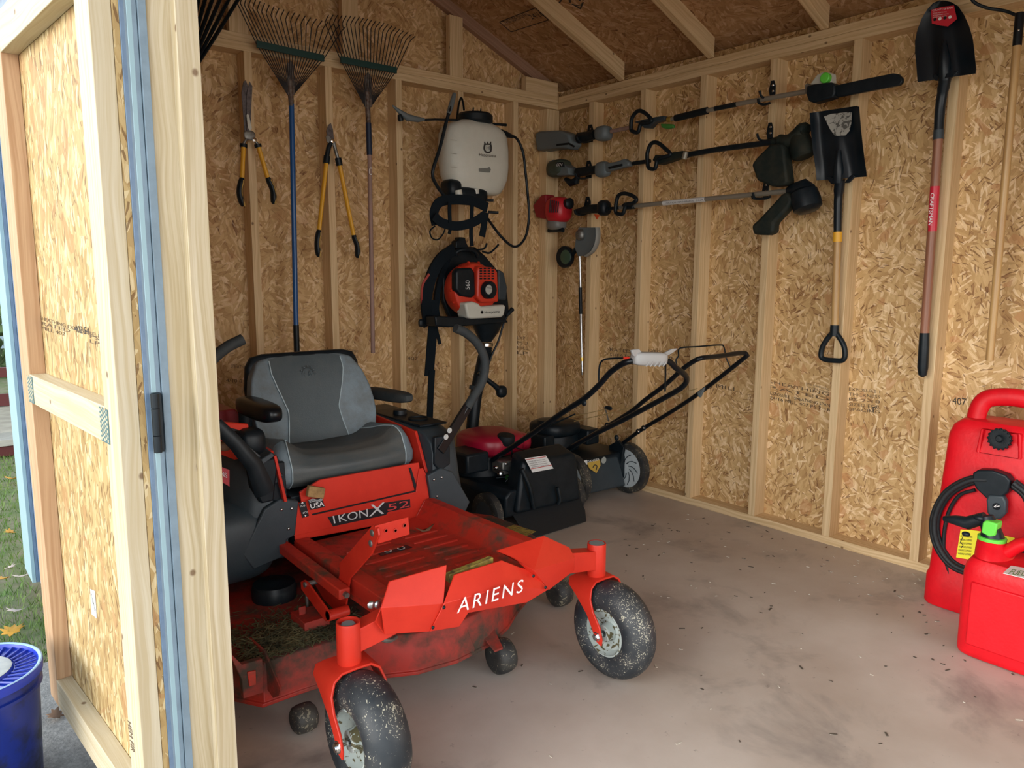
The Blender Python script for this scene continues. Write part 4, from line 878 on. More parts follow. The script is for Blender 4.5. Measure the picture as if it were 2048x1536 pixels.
# side plate and anti scalp wheels
MB().prism([PX(490, 1275, -2.66), PX(500, 1277, -2.66), PX(528, 1302, -2.66), PX(560, 1377, -2.66), PX(558, 1392, -2.66), PX(546, 1396, -2.66), PX(500, 1330, -2.66)], (.006, 0, 0)).build('wheel_bracket', red_deck, mw, .001)
MB().prism([PY(455, 1300, -1.76), PY(484, 1330, -1.76), PY(525, 1318, -1.76), PY(528, 1385, -1.76), PY(487, 1398, -1.76), PY(484, 1360, -1.76)], (0, .02, 0)).build('discharge_bracket', red_deck, mw, .002)
MB().prism([PY(495, 1345, -1.765), PY(512, 1341, -1.765), PY(513, 1370, -1.765), PY(499, 1374, -1.765)], (0, .01, 0)).build('bracket_latch', red_dirty, mw, .002)
def roller(cx_, cy_, r_, w_, nm='anti_scalp_wheel'):
    return MB().lathe((cx_, cy_, r_+.002), (1, 0, 0), [(-w_*.5, r_*.35), (-w_*.5, r_*.7), (-w_*.38, r_*.93), (-w_*.15, r_), (w_*.15, r_), (w_*.38, r_*.93), (w_*.5, r_*.7), (w_*.5, r_*.35)], 32).build(nm, tyre_dark, mw, smooth=50)
roller(-1.945, -1.865, .056, .07); roller(-2.575, -1.765, .040, .065); roller(-1.46, -1.62, .056, .07)
MB().prism([PY(898, 1262, -1.86), PY(933, 1255, -1.86), PY(950, 1295, -1.86), PY(949, 1306, -1.86), PY(925, 1300, -1.86)], (0, .012, 0)).build('wheel_bracket', red_deck, mw, .002)
MB().prism([V((-2.0, -1.78, .15)), V((-1.93, -1.78, .15)), V((-1.965, -1.90, .10)), V((-2.0, -1.90, .10))], (0, 0, .006)).build('wheel_bracket', red_deck, mw, .002)
# clippings lying on the deck: uncountable
cp = MB(); rg = random.Random(11)
for i in range(4200):
    if i % 3: x, y = -2.70+rg.random()*.36, -1.72+abs(rg.gauss(0, .12))
    else: x, y = -2.52+rg.gauss(0, .07), -1.70+abs(rg.gauss(0, .06))
    if y > -1.3 or x < -2.70 or x > -2.3: continue
    z = .224+rg.random()*.022*math.exp(-((y+1.62)/.12)**2); a = rg.random()*6.28; L = .006+rg.random()*.018; wv = .0012
    d_ = V((math.cos(a), math.sin(a), (rg.random()-.5)*.6))*L; s_ = V((-math.sin(a), math.cos(a), .3))*wv; c_ = V((x, y, z))
    cp.add([c_-d_-s_, c_+d_-s_, c_+d_+s_, c_-d_+s_], [(0, 1, 2, 3)])
tag(cp.build('grass_clippings', straw, None, smooth=0, loc=(-2.5, -1.65, .224)), 'dry dark grass clippings caked on the left front of the red cutting deck', 'grass clippings', kind='stuff')
def small_leaf(c_, sz, mat, nm, lab):
    b = MB(); outl = [(1, 0), (.4, .35), (-.3, .42), (-1, .1), (-.4, -.3), (.3, -.32)]
    b.add([c_+V((0, 0, .006))]+[c_+V((u_*sz, v_*sz*.8, u_*u_*sz*.5+.004)) for u_, v_ in outl], [(0, i+1, (i+1) % 6+1) for i in range(6)])
    o = b.build(nm, mat, None, loc=c_); tag(o, lab, 'leaf'); m_ = o.modifiers.new('s', 'SOLIDIFY'); m_.thickness = .001
small_leaf(PZ(850, 1064, zf+.002), .040, leaf_b, 'dry_leaf', 'curled dry brown leaf lying in the back of the mower foot pan')
# ------------------------------------------------------------------ tools on the back wall
def steel_rake(label, base, ferr, barL, barR, elL, elM, elR, handle, n=22, y=-.055, parts=()):
    root = thing('leaf_rake', label, 'rake', PY(handle[-1][0][0], handle[-1][0][1], y), 'steel leaf rakes hanging on the back wall')
    b0 = PY(base[0]-5, base[1], y); b1 = PY(base[0]+5, base[1], y)
    L, R = PY(*barL, y-.01), PY(*barR, y-.01); eL, eM, eR = PY(*elL, y-.03), PY(*elM, y-.03), PY(*elR, y-.03)
    for i in range(n):
        t_ = i/(n-1); a = b0.lerp(b1, t_); m_ = L.lerp(R, t_)
        e_ = eL*(1-t_)**2+(eM*2-(eL+eR)/2)*2*t_*(1-t_)+eR*t_*t_
        tip = e_+V((0, -.050, .012)); tip += (e_-m_).normalized()*.012
        MB().tube([a, m_, e_, e_.lerp(tip, .3)+V((0, 0, .004)), tip], .0024, 5).build('tine', tine_m, root)
    d_ = (R-L).normalized()
    MB().obox((L+R)/2, d_*((R-L).length/2), V((0, .006, 0)), V((0, 0, .0155))).build('cross_bar', green_bar, root, .002)
    MB().prism([PY(base[0]-7, base[1]-62, y-.004), PY(base[0]+1, base[1]-70, y-.004), PY(base[0]+7, base[1]-60, y-.004), PY(base[0]+9, base[1], y-.004), PY(base[0]-5, base[1], y-.004)], (0, .010, 0)).build('head_plate', rust, root, .002)
    MB().cyl(PY(base[0]-2, base[1]-30, y), PY(*ferr, y), .0135, .0125, 16).build('ferrule', rust, root)
    for (p, m_, nm, r_) in handle[:-1]:
        MB().cyl(PY(*p[0], y), PY(*p[1], y), r_, seg=16).build(nm, m_, root)
    return root
steel_rake('green barred steel leaf rake with bright blue pole, taller of the two rakes', (581, 190), (583, 212), (513, 88), (648, 117), (473, 3), (566, 38), (679, 68),
           [(((583, 208), (592, 652)), blue_h, 'handle', .0125), (((592, 650), (594, 712)), black, 'grip', .0145), ((594, 712),)])
steel_rake('green barred steel leaf rake with pinkish wooden pole and dark blue sleeve', (736, 214), (737, 250), (681, 119), (793, 141), (650, 46), (738, 56), (818, 86),
           [(((737, 246), (739, 310)), blue_dk, 'sleeve', .0145), (((739, 308), (746, 706)), wood_pk, 'handle', .0115), ((746, 706),)])
text('C', [PY(738, 350, -.07), PY(744, 350, -.07), PY(744, 335, -.07), PY(738, 335, -.07)], white_s, bpy.data.objects['leaf_rake.001'], 'lettering', 0)
# black plastic rake whose head shows behind the door post
y = -.12
br = thing('fan_rake', 'black plastic fan rake, only its thick tines showing beside the door post at top left', 'rake', PY(352, 300, y))
hd = PY(352, 215, y); MB().obox(hd, V((.03, 0, 0)), V((0, .012, 0)), V((0, 0, .07))).build('head', black, br, .006)
MB().cyl(PY(350, 225, y), PY(345, 700, y), .013, seg=14).build('handle', wood_h, br)
for i, (tx, ty) in enumerate([(330, -60), (345, -60), (360, -60), (376, -60), (392, -58), (408, -54), (423, -48), (438, -40), (452, -30), (466, -18), (478, -4)]):
    a, b_ = PY(352+i*1.2, 190-i, y), PY(tx, ty, y); d_ = (b_-a).normalized(); s_ = d_.cross(V((0, 1, 0)))
    MB().tube([a, a.lerp(b_, .6), b_, b_+V((.0, -.06, -.01))], [.010, .017, .016, .006], 8, flat=(1, .5)).build('tine', black, br)
MB().obox(PY(352, 75, y-.004), V((.07, 0, .01)), V((0, .006, 0)), V((0, 0, .009))).build('cross_bar', black, br, .002)
# hedge shears
y = -.05
sh_ = thing('hedge_shears', 'yellow handled hedge shears with long grimy blades, left of the blue rake', 'shears', PY(520, 410, y))
MB().prism([PY(489, 262, y), PY(483, 185, y), PY(487, 163, y), PY(492, 160, y), PY(497, 175, y), PY(498, 262, y)], (0, .004, 0)).build('blade', blade_dk, sh_, .001)
MB().prism([PY(494, 262, y-.006), PY(493, 190, y-.006), PY(499, 162, y-.006), PY(505, 172, y-.006), PY(502, 232, y-.006), PY(503, 262, y-.006)], (0, .004, 0)).build('blade', blade_dk, sh_, .001)
MB().prism([PY(496, 256, y-.012), PY(493, 230, y-.012), PY(495, 227, y-.012), PY(498, 230, y-.012), PY(504, 256, y-.012), PY(501, 262, y-.012)], (0, .004, 0)).build('blade_cover', white, sh_, .001)
MB().sell(PY(499, 271, y-.004), .028, .008, .022, .7, .7, 20, 10).build('pivot', steel_d, sh_)
MB().lathe(PY(508, 280, y-.012), (0, -1, 0), [(0, .010), (.008, .010), (.010, .006), (.011, .001)], 14).build('pivot_bolt', chrome, sh_)
def handle2(root, p0, p1, p2, r0, tang=None, curve=4):
    if tang: MB().cyl(PY(*tang, y), PY(*p0, y), .007, seg=10).build('tang', steel_d, root)
    MB().cyl(PY(*p0, y), PY(p0[0]+(p1[0]-p0[0])*.10, p0[1]+(p1[1]-p0[1])*.10, y), r0*1.25, seg=14).build('collar', black, root)
    MB().tube([PY(*p0, y), PY(*p1, y)], r0, 14, flat=(1, .75)).build('handle', yellow, root)
    mid = ((p1[0]+p2[0])/2+curve, (p1[1]+p2[1])/2)
    pts = catmull([PY(*p1, y), PY(*mid, y), PY(*p2, y)], 6)
    g_ = MB().tube(pts, [r0, r0*1.25, r0*1.35, r0*1.35, r0*1.35, r0*1.35, r0*1.35, r0*1.35, r0*1.4, r0*1.4, r0*1.35, r0*1.2, r0*.6], 14, flat=(1, .75)).build('grip', black, root)
    MB().tube([p_+V((.004, -r0*.98, 0)) for p_ in pts[1:]], .0045, 6).build('grip_inlay', M('dull_yellow', (.50, .32, .08), .5) if 'dull_yellow' not in bpy.data.materials else bpy.data.materials['dull_yellow'], g_)
handle2(sh_, (487, 288), (484, 356), (486, 413), .0135, (494, 275), -6); handle2(sh_, (515, 288), (535, 355), (547, 408), .0135, (504, 275), 5)
lp = thing('lopper', 'long yellow handled lopper with small curved blade, between the two steel rakes', 'lopper', PY(675, 518, y))
MB().prism([PY(656, 280, y), PY(653, 262, y), PY(657, 250, y), PY(662, 246, y), PY(666, 258, y), PY(668, 278, y)], (0, .006, 0)).build('blade', blade_dk, lp, .001)
MB().prism([PY(654, 284, y-.006), PY(652, 272, y-.006), PY(657, 270, y-.006), PY(664, 280, y-.006), PY(672, 284, y-.006), PY(668, 292, y-.006)], (0, .006, 0)).build('hook_blade', steel_d, lp, .001)
MB().lathe(PY(664.5, 282, y-.010), (0, -1, 0), [(0, .010), (.006, .010), (.008, .004)], 14).build('pivot_bolt', chrome, lp)
MB().tube([PY(662, 284, y), PY(657, 296, y), PY(654, 312, y)], .012, 10).build('tang', black, lp); MB().tube([PY(667, 284, y), PY(671, 300, y), PY(676, 318, y)], .009, 10).build('tang', steel_d, lp)
handle2(lp, (654, 312), (638, 460), (637, 514), .0135, None, -3); handle2(lp, (676, 316), (707, 470), (715, 516), .0135, None, 4)
# backpack sprayer
y = -.19
sp = thing('backpack_sprayer', 'white tank backpack sprayer with black lid and straps hanging on the back wall', 'sprayer', PY(940, 440, y))
rr = []
for (py, hx, cy_) in ((389, 38, .06), (384, 47, .078), (374, 53, .088), (355, 60, .098), (330, 62.5, .102), (300, 62.5, .104), (274, 60.5, .103), (262, 56, .098), (254, 48, .088), (249, 40, .074), (245, 33, .062)):
    c_ = PY(948-(py-315)*-.02, py, y); wx = (PY(948+hx, py, y)-PY(948-hx, py, y)).length/2
    rr.append([c_+V((wx*math.copysign(abs(math.cos(a))**.7, math.cos(a)), cy_*math.copysign(abs(math.sin(a))**.75, math.sin(a)), 0)) for a in [2*math.pi*i/36 for i in range(36)]])
tk = MB().rings(rr).build('tank', white, sp, .01, smooth=60)
yf = y-.106
text('Husqvarna', [PY(958, 314, yf), PY(991, 317, yf), PY(991, 308.5, yf), PY(958, 305.5, yf)], ink, tk, 'tank_lettering', .002)
lb = MB(); lb.tube(catmull([PY(a, b_, yf-.001) for a, b_ in ((969.5, 289), (968.5, 297), (971, 303), (976, 305), (981, 303), (982.5, 296), (981.5, 289))], 5), .0045, 6)
for a in (970, 975.5, 981): lb.cyl(PY(a, 288, yf-.001), PY(a+(a-975.5)*.15, 283.5, yf-.001), .0045, .002, 8); 
lb.tube([PY(970, 288.5, yf-.001), PY(981, 288.5, yf-.001)], .004, 6)
lb.build('crown_emblem', ink, tk)
text('H', [PY(972.5, 300, yf), PY(978.5, 300, yf), PY(978.5, 291.5, yf), PY(972.5, 291.5, yf)], ink, tk, 'tank_lettering', .002)
sk_ = MB().prism([PY(958.5, 337, yf), PY(976, 336, yf), PY(979, 334, yf), PY(982, 339, yf), PY(980, 345, yf), PY(974, 345, yf), PY(959, 343, yf)], (0, .002, 0)).build('tank_sticker', M('grey_print', (.18, .19, .17), .6), tk)
for i in range(3): MB().cyl(PY(901, 279+i*27, yf+.035), PY(914, 281+i*27, yf+.02), .0012, seg=5).build('level_mark', M('faint_mark', (.45, .46, .40), .6) if i == 0 else bpy.data.materials['faint_mark'], tk)
MB().lathe(PY(950, 244, y), (0, 0, 1), [(-.014, .085), (.0, .098), (.030, .098), (.042, .088), (.046, .06), (.047, .002)], 36).build('lid', black, sp)
for px, py in ((946, 222), (961, 224)): MB().cyl(PY(px, py, y-.05), PY(px+1, py-7, y-.05), .005, .003, 8).build('lid_valve', black, sp)
MB().tube([PY(846, 240, y-.03), PY(870, 239, y-.03), PY(912, 240, y-.04), PY(985, 248, y-.04), PY(1012, 250, y-.03)], [.006, .006, .006, .006, .008], 10).build('wand', black, sp)
MB().tube([PY(785, 211, y-.03), PY(800, 224, y-.03), PY(815, 235, y-.03), PY(836, 239, y-.03), PY(848, 239, y-.03)], [.004, .012, .018, .014, .008], 10).build('trigger_handle', grey_tool, sp)
MB().lathe(PY(801, 237, y-.03), (.3, 0, -1), [(-.02, .010), (0, .015), (.012, .014), (.014, .003)], 14).build('nozzle', black, sp)
MB().tube(catmull([PY(908, 190, y-.10), PY(901, 215, y-.12), PY(893, 242, y-.12), PY(880, 295, y-.12), (PY(865, 345, y-.12)), PY(874, 372, y-.10), PY(892, 396, y-.08)], 4), .009, 10).build('pump_lever', black, sp)
MB().tube([PY(909, 188, y-.10), PY(902, 212, y-.115), PY(897, 228, y-.12)], [.011, .014, .011], 10).build('lever_grip', grey_tool, sp)
MB().tube(catmull([PY(914, 238, y+.05), PY(917, 212, y+.08), PY(922, 196, y+.1), PY(926, 205, y+.08), PY(928, 220, y+.05)], 5), .006, 8).build('carry_handle', black, sp)
bs = MB(); bs.sell(PY(930, 392, y), .115, .09, .045, .5, .5, 28, 12); bs.sell(PY(902, 378, y-.02), .045, .06, .05, .6, .6, 20, 10); bs.build('base', black, sp)
MB().cyl(PY(916, 380, y-.08), PY(918, 392, y-.08), .02, seg=14).build('pump_fitting', white, sp); MB().cyl(PY(950, 378, y-.07), PY(951, 388, y-.07), .022, seg=14).build('pump_fitting', white, sp)
for a, b_, c_, d_ in ((966, 400, 987, 401), (976, 424, 997, 425)): MB().cyl(PY(a, b_, y-.03), PY(c_, d_, y-.06), .008, .007, 10).build('frame_stub', black, sp)
def strap(pts, w_, root, nm='strap', yy=y-.09, th=.003, closed=False, m_=None):
    pp = catmull([PY(a, b_, yy) for a, b_ in pts], 5, closed)
    MB().tube(pp, w_, 8, closed, flat=None).build(nm, m_ or strap_m, root)
def ribbon(pts, w_, root, nm='strap', yy=None, m_=None, th=.003):
    pp = catmull([PY(p_[0], p_[1], p_[2] if len(p_) > 2 else yy) for p_ in pts], 5); wv = []; tv = []
    for i in range(len(pp)):
        d_ = (pp[min(i+1, len(pp)-1)]-pp[max(i-1, 0)]).normalized(); wv.append(d_.cross(V((0, 1, 0))).normalized()*w_); tv.append(V((0, th, 0)))
    return MB().strip(pp, wv, tv).build(nm, m_ or strap_m, root)
ribbon([(872, 450), (868, 425), (880, 404), (910, 399), (945, 402), (975, 415)], .026, sp, yy=y-.10); ribbon([(868, 432), (885, 446), (915, 452), (948, 444), (972, 428)], .024, sp, yy=y-.13)
ribbon([(899, 404), (899, 425), (900, 446)], .010, sp, yy=y-.135); ribbon([(944, 410), (943, 440), (942, 470), (944, 492)], .011, sp, yy=y-.12)
ribbon([(972, 425), (968, 450), (964, 473)], .019, sp, yy=y-.12)
strap([(870, 452), (860, 462), (864, 476), (876, 479), (886, 468), (890, 458)], .004, sp, 'strap_loop'); ribbon([(902, 452), (898, 468)], .008, sp, yy=y-.11)
MB().tube(catmull([PY(1000, 262, y-.04), PY(1018, 270, y-.02), PY(1034, 278, y), PY(1046, 305, y), PY(1051, 345, y), PY(1056, 395, y), PY(1058, 430, y), PY(1053, 468, y), PY(1040, 489, y), PY(1024, 492, y), PY(1003, 474, y), PY(988, 455, y), PY(976, 438, y-.04)], 6), .0075, 10).build('hose', black, sp)
MB().tube([PY(1001, 262, y-.04), PY(1010, 268, y-.03), PY(1024, 273, y-.01)], [.012, .018, .011], 12).build('hose_connector', black, sp)
# backpack blower
y = -.16
bw = thing('backpack_blower', 'orange and black backpack leaf blower with white tank, hanging below the sprayer', 'leaf blower', PY(955, 640, y))
fr_ = MB(); fr_.prism([PY(902, 500, -.05), PY(918, 492, -.05), (PY(952, 494, -.05)), PY(972, 512, -.05), PY(1000, 545, -.05), PY(1014, 575, -.05), PY(1019, 620, -.05), PY(1012, 640, -.05), PY(905, 648, -.05), PY(886, 600, -.05), PY(886, 545, -.05)], (0, .035, 0)); fr_.build('back_frame', black, bw, .01)
MB().tube(catmull([PY(912, 512, -.10), PY(915, 503, -.11), PY(930, 499, -.12), PY(948, 502, -.11), PY(955, 514, -.10)], 5), .011, 10).build('carry_handle', black, bw)
MB().prism([PY(912, 497, -.10), PY(912, 482, -.10), PY(918, 480, -.10), PY(919, 474, -.10), PY(931, 475, -.10), PY(933, 484, -.10), PY(939, 497, -.10)], (0, .05, 0)).build('harness_yoke', black, bw, .006)
for pts in ([(955, 500), (968, 497), (974, 487)], [(965, 503), (978, 506), (988, 499), (997, 489)]): MB().tube(catmull([PY(a, b_, -.12) for a, b_ in pts], 5), .006, 8).build('hanging_hook', black, bw)
hc2 = PY(946, 580, -.185); hc2.y = -.10
MB().lathe(hc2, (0, -1, 0), [(0, .140), (.05, .156), (.09, .156), (.115, .145), (.12, .12), (.12, .001)], 48).build('fan_housing', orange, bw, .004)
for a in range(14):
    th = 2*math.pi*a/14; c_ = V((hc2.x+math.cos(th)*.156, -.190, hc2.z+math.sin(th)*.156)); MB().sell(c_, .008, .014, .008, 1, 1, 8, 6).build('housing_screw', orange, bw)
MB().prism([PY(912, 543, y-.08), PY(918, 537, y-.08), PY(944, 535, y-.08), PY(950, 545, y-.08), PY(952, 590, y-.08), PY(945, 596, y-.08), PY(922, 592, y-.08), PY(912, 580, y-.08)], (0, .05, 0)).build('air_filter_cover', black, bw, .012, seg=3)
text('560', [PY(939, 579, y-.082), PY(939, 561, y-.082), PY(931, 561, y-.082), PY(931, 579, y-.082)], silver_s, bw, 'model_number', .001)
ec = MB().prism([PY(955, 540, y-.10), PY(958, 532, y-.10), PY(990, 535, y-.10), PY(996, 545, y-.10), PY(998, 604, y-.10), PY(964, 606, y-.10), PY(954, 595, y-.10)], (0, .09, 0)).build('engine_cover', orange, bw, .012, seg=3)
for i in range(4):
    for j in range(5):
        c_ = PY(960+i*8, 537+j*5, y-.101)+V((.006, 0, 0)); MB().obox(c_, V((.0085, 0, 0)), V((0, .002, 0)), V((0, 0, .004))).build('cooling_slot', black, ec)
MB().prism([PY(997, 538, y-.04), PY(1008, 545, y-.04), PY(1015, 575, y-.04), PY(1013, 600, y-.04), PY(997, 600, y-.04)], (0, .08, 0)).build('muffler_cover', charcoal, bw, .008)
st2 = MB().lathe(PY(974, 580, y-.10), (.15, -1, 0), [(0, .050), (.03, .048), (.038, .040), (.04, .001)], 32).build('recoil_starter', black, bw)
MB().lathe(PY(977.5, 579, y-.145), (.15, -1, 0), [(0, .026), (.0015, .026), (.0016, .001)], 28).build('round_label', M('pale_label', (.45, .46, .43), .5), st2)
text('Husqvarna', [PY(972, 577, y-.148), PY(989, 578, y-.148), PY(989, 575, y-.148), PY(972, 574, y-.148)], ink, st2, 'label_lettering', .001)
tkb = MB().prism([PY(930, 606, y-.11), PY(946, 603, y-.11), PY(958, 607, y-.11), PY(963, 613, y-.11), PY(1010, 609, y-.11), PY(1012, 614, y-.11), PY(1009, 631, y-.11), PY(1003, 635, y-.11), PY(944, 638, y-.11), PY(936, 636, y-.11)], (0, .10, 0)).build('fuel_tank', white, bw, .012, seg=3)
text('Husqvarna', [PY(969, 629, y-.112), PY(999, 627, y-.112), PY(999, 620, y-.112), PY(969, 622, y-.112)], ink, tkb, 'tank_lettering', .001)
MB().lathe(PY(964, 624.5, y-.112), (0, -1, 0), [(0, .009), (.001, .009), (.0011, .005), (0, .005)], 16).build('tank_emblem', ink, tkb)
MB().prism([PY(870, 632, y-.08), PY(905, 634, y-.08), PY(1012, 638, y-.08), PY(1018, 645, y-.08), PY(900, 655, y-.08), PY(872, 653, y-.08)], (0, .10, 0)).build('base_plate', black, bw, .008)
MB().rings([[PY(cx_, py, y)+V((math.cos(a)*r_, math.sin(a)*r_*.7, 0)) for a in [2*math.pi*i/20 for i in range(20)]] for cx_, py, r_ in ((975, 642, .11), (974, 665, .075), (972, 684, .036))]).build('outlet_cone', black, bw)
MB().lathe(PY(972, 690, y), (0.02, 0, 1), [(-.006, .041), (-.005, .043), (.012, .043), (.013, .041)], 24).build('hose_clamp', chrome, bw)
pr_ = []
for i in range(14): pr_.append((-i*.006, .038+(.003 if i % 2 else 0)))
MB().lathe(PY(971, 694, y), (.08, 0, 1), pr_, 24).build('bellows', black, bw)
MB().tube(catmull([PY(968, 712, y), PY(962, 740, y), PY(952, 790, y-.01), PY(944, 860, y-.02), PY(942, 885, y-.03)], 5), .036, 20).build('blower_tube', black, bw)
MB().lathe(PY(953, 775, y), (.12, 0, 1), [(-.012, .040), (-.01, .043), (.01, .043), (.012, .040)], 20).build('tube_collar', charcoal, bw)
MB().tube([PY(957, 745, y-.04), PY(975, 760, y-.06), PY(988, 770, y-.07), PY(996, 777, y-.07)], [.013, .014, .015, .018], 12).build('control_arm', black, bw)
MB().sell(PY(1003, 783, y-.075), .034, .026, .036, .8, .8, 20, 12).build('control_grip', black, bw)
MB().tube(catmull([PY(1020, 622, y-.06), PY(1008, 645, y-.06), PY(997, 681, y-.05), PY(983, 712, y-.04), PY(974, 740, y-.04)], 6), .006, 8).build('throttle_cable', black, bw)
MB().tube([PY(1012, 632, y-.06), PY(1025, 618, y-.06)], [.010, .014], 10).build('cable_boot', black, bw)
ribbon([(908, 498, -.12), (880, 520, -.17), (860, 560, -.18), (852, 605, -.16), (857, 650, -.1)], .032, bw, 'shoulder_strap', m_=strap_m, th=.008)
ribbon([(898, 512, -.07), (880, 560, -.08), (872, 610, -.08), (876, 645, -.07)], .016, bw, 'shoulder_strap', th=.008)
ribbon([(846, 622, -.12), (843, 600, -.17), (845, 570, -.2), (858, 548, -.2)], .006, bw, 'red_piping', m_=M('red_piping', (.35, .05, .04), .6))
ribbon([(870, 600, -.15), (866, 650, -.12), (862, 700, -.09), (858, 752, -.08)], .030, bw, 'hanging_strap'); ribbon([(864, 740, -.085), (861, 790, -.08), (859, 850, -.08)], .020, bw, 'hanging_strap')
ribbon([(868, 640, -.1), (874, 665, -.1), (880, 688, -.1)], .010, bw, 'strap_end'); MB().sell(PY(843, 646, -.11), .018, .012, .022, .6, .6, 12, 8).build('strap_buckle', black, bw)
# ------------------------------------------------------------------ tools on the right wall
X = -.075
def hanger(px, py, lab):
    r_ = MB(); c0 = PX(px, py, -.001)
    r_.prism([PX(px-5, py+22, -.001), PX(px-7, py+8, -.001), PX(px-5, py-2, -.001), PX(px-3, py-12, -.001), PX(px+3, py-13, -.001), PX(px+6, py-3, -.001), PX(px+5, py+22, -.001)], (-.006, 0, 0))
    base = PX(px, py+20, -.005); r_.tube(catmull([base, base+V((-.04, 0, -.012)), base+V((-.095, 0, -.012)), base+V((-.115, 0, .012))], 4), .006, 8)
    o = r_.build('wall_hook', black, None, .001, loc=c0)
    for dy in (-4, 8): MB().sell(PX(px, py+dy, -.0075), .003, .006, .006, 1, 1, 10, 6).build('screw', chrome, o)
    tag(o, lab, 'hook', 'black hooks screwed to the studs')
    return o
hanger(1181, 262, 'black wall hook under the grey battery end of the top pole tool'); hanger(1178, 334, 'black wall hook at the battery end of the middle pole tool'); hanger(1176, 406, 'black wall hook beside the red engine trimmer')
hanger(1546, 174, 'black wall hook carrying the pole saw near its chain bar'); hanger(1541, 258, 'black wall hook carrying the olive string trimmer near its head'); hanger(1532, 374, 'black wall hook carrying the red engine trimmer near its head')
def tubeX(pts, r, m_, nm, root, seg=12, x=X, flat=None, cr=0):
    pp = [PX(p_[0], p_[1], p_[2] if len(p_) > 2 else x) for p_ in pts]
    if cr: pp = catmull(pp, cr)
    return MB().tube(pp, r, seg, flat=flat).build(nm, m_, root)
def plateX(pts, th, m_, nm, root, x=X, bev=.006, seg=3):
    return MB().prism([PX(p_[0], p_[1], x) for p_ in pts], (th, 0, 0)).build(nm, m_, root, bev, seg=seg)
def loop(root, pts, m_=None):
    pp = catmull([PX(a, b_, X-.03) for a, b_ in pts], 5, True); return MB().tube(pp, .011, 10, True).build('loop_handle', m_ or black, root)
# pole saw
ps = thing('pole_saw', 'battery pole saw with long black chain bar cover, topmost tool on the right wall', 'pole saw', PX(1400, 232, X))
plateX([(1092, 272), (1100, 266), (1142, 264), (1160, 271), (1166, 290), (1158, 301), (1140, 299), (1096, 305)], -.10, grey_tool, 'battery_housing', ps, x=-.03, bev=.014)
tubeX([(1114, 290), (1138, 287), (1148, 293)], .006, black, 'vent', ps, x=-.135)
tubeX([(1158, 276), (1175, 273), (1190, 269)], [.032, .030, .028], black, 'rear_grip', ps)
MB().sell(PX(1207, 267, X), .045, .050, .042, .65, .65, 24, 12).build('motor_housing', grey_tool, ps)
tubeX([(1222, 263), (1262, 254.5)], .0115, wood_pk, 'lower_shaft', ps)
loop(ps, [(1262, 255), (1264, 236), (1276, 222), (1290, 226), (1303, 240), (1296, 245), (1282, 247), (1276, 264), (1264, 262)])
plateX([(1277, 246), (1300, 240), (1320, 236), (1338, 233), (1340, 241), (1318, 247), (1308, 258), (1298, 258), (1290, 250)], -.045, charcoal, 'shaft_coupler', ps, x=X+.02, bev=.006)
tubeX([(1336, 239), (1343, 238)], .0155, brass, 'coupler_ring', ps); plateX([(1325, 248), (1350, 249), (1352, 256), (1338, 259), (1327, 256)], -.02, green_d, 'coupler_button', ps, x=X)
tubeX([(1340, 239), (1352, 236.5)], .012, pole_g, 'shaft', ps); tubeX([(1351, 236.5), (1415, 221)], .018, black_rough, 'foam_sleeve', ps)
tubeX([(1415, 221), (1470, 209), (1540, 196), (1628, 180)], .0115, pole_g, 'shaft', ps); tubeX([(1430, 217.5), (1474, 208.5)], .0122, black, 'shaft_label', ps)
plateX([(1616, 172), (1622, 168), (1632, 178), (1634, 186), (1624, 190), (1617, 188)], -.03, steel_d, 'head_clamp', ps, x=X+.01, bev=.003)
plateX([(1631, 172), (1645, 153), (1656, 148), (1673, 149), (1674, 168), (1650, 175)], -.05, white, 'oil_tank', ps, x=X+.02)
MB().lathe(PX(1654, 157, X-.03), (-1, 0, 0), [(0, .022), (.02, .022), (.024, .018), (.025, .001)], 24).build('oil_cap', green, ps)
plateX([(1626, 176), (1640, 172), (1676, 168), (1682, 174), (1682, 190), (1678, 198), (1640, 209), (1630, 206), (1625, 192)], -.055, black, 'saw_head', ps, x=X)
plateX([(1676, 172), (1740, 158), (1790, 148), (1802, 150), (1809, 158), (1809, 166), (1803, 172), (1740, 184), (1678, 196)], -.022, black, 'bar_cover', ps, x=X-.015, bev=.005)
tubeX([(1516, 198), (1518, 206), (1528, 209), (1540, 206)], .006, black, 'hook_prong', ps, x=-.1, cr=4)
# string trimmer, battery
s1 = thing('string_trimmer', 'battery string trimmer with olive grey housing and dark guard, middle tool on right wall', 'string trimmer', PX(1350, 315, X))
MB().sell(PX(1118, 337, X), .060, .085, .052, .7, .7, 28, 14, axes=(V((1, 0, 0)), V((0, -1, .05)).normalized(), V((0, .05, 1)).normalized())).build('battery_housing', olive, s1)
plateX([(1116, 326), (1126, 322), (1140, 327), (1158, 338), (1160, 352), (1134, 354), (1130, 342)], -.09, grey_tool, 'motor_cover', s1, x=-.03, bev=.01)
plateX([(1110, 333), (1114, 325), (1128, 324), (1130, 334)], -.012, black, 'cover_badge', s1, x=-.12, bev=.004); text('60V', [PX(1113, 333, -.133), PX(1126, 332, -.133), PX(1126, 326, -.133), PX(1113, 327, -.133)], silver_s, s1, 'badge_lettering', .001)
tubeX([(1131, 358), (1142, 366), (1152, 362), (1156, 352)], [.012, .022, .022, .015], black, 'motor_guard', s1); tubeX([(1155, 345), (1175, 342), (1194, 339)], [.028, .026, .025], black, 'rear_grip', s1)
MB().sell(PX(1206, 339, X), .035, .052, .045, .7, .7, 22, 12).build('grip_housing', grey_tool, s1)
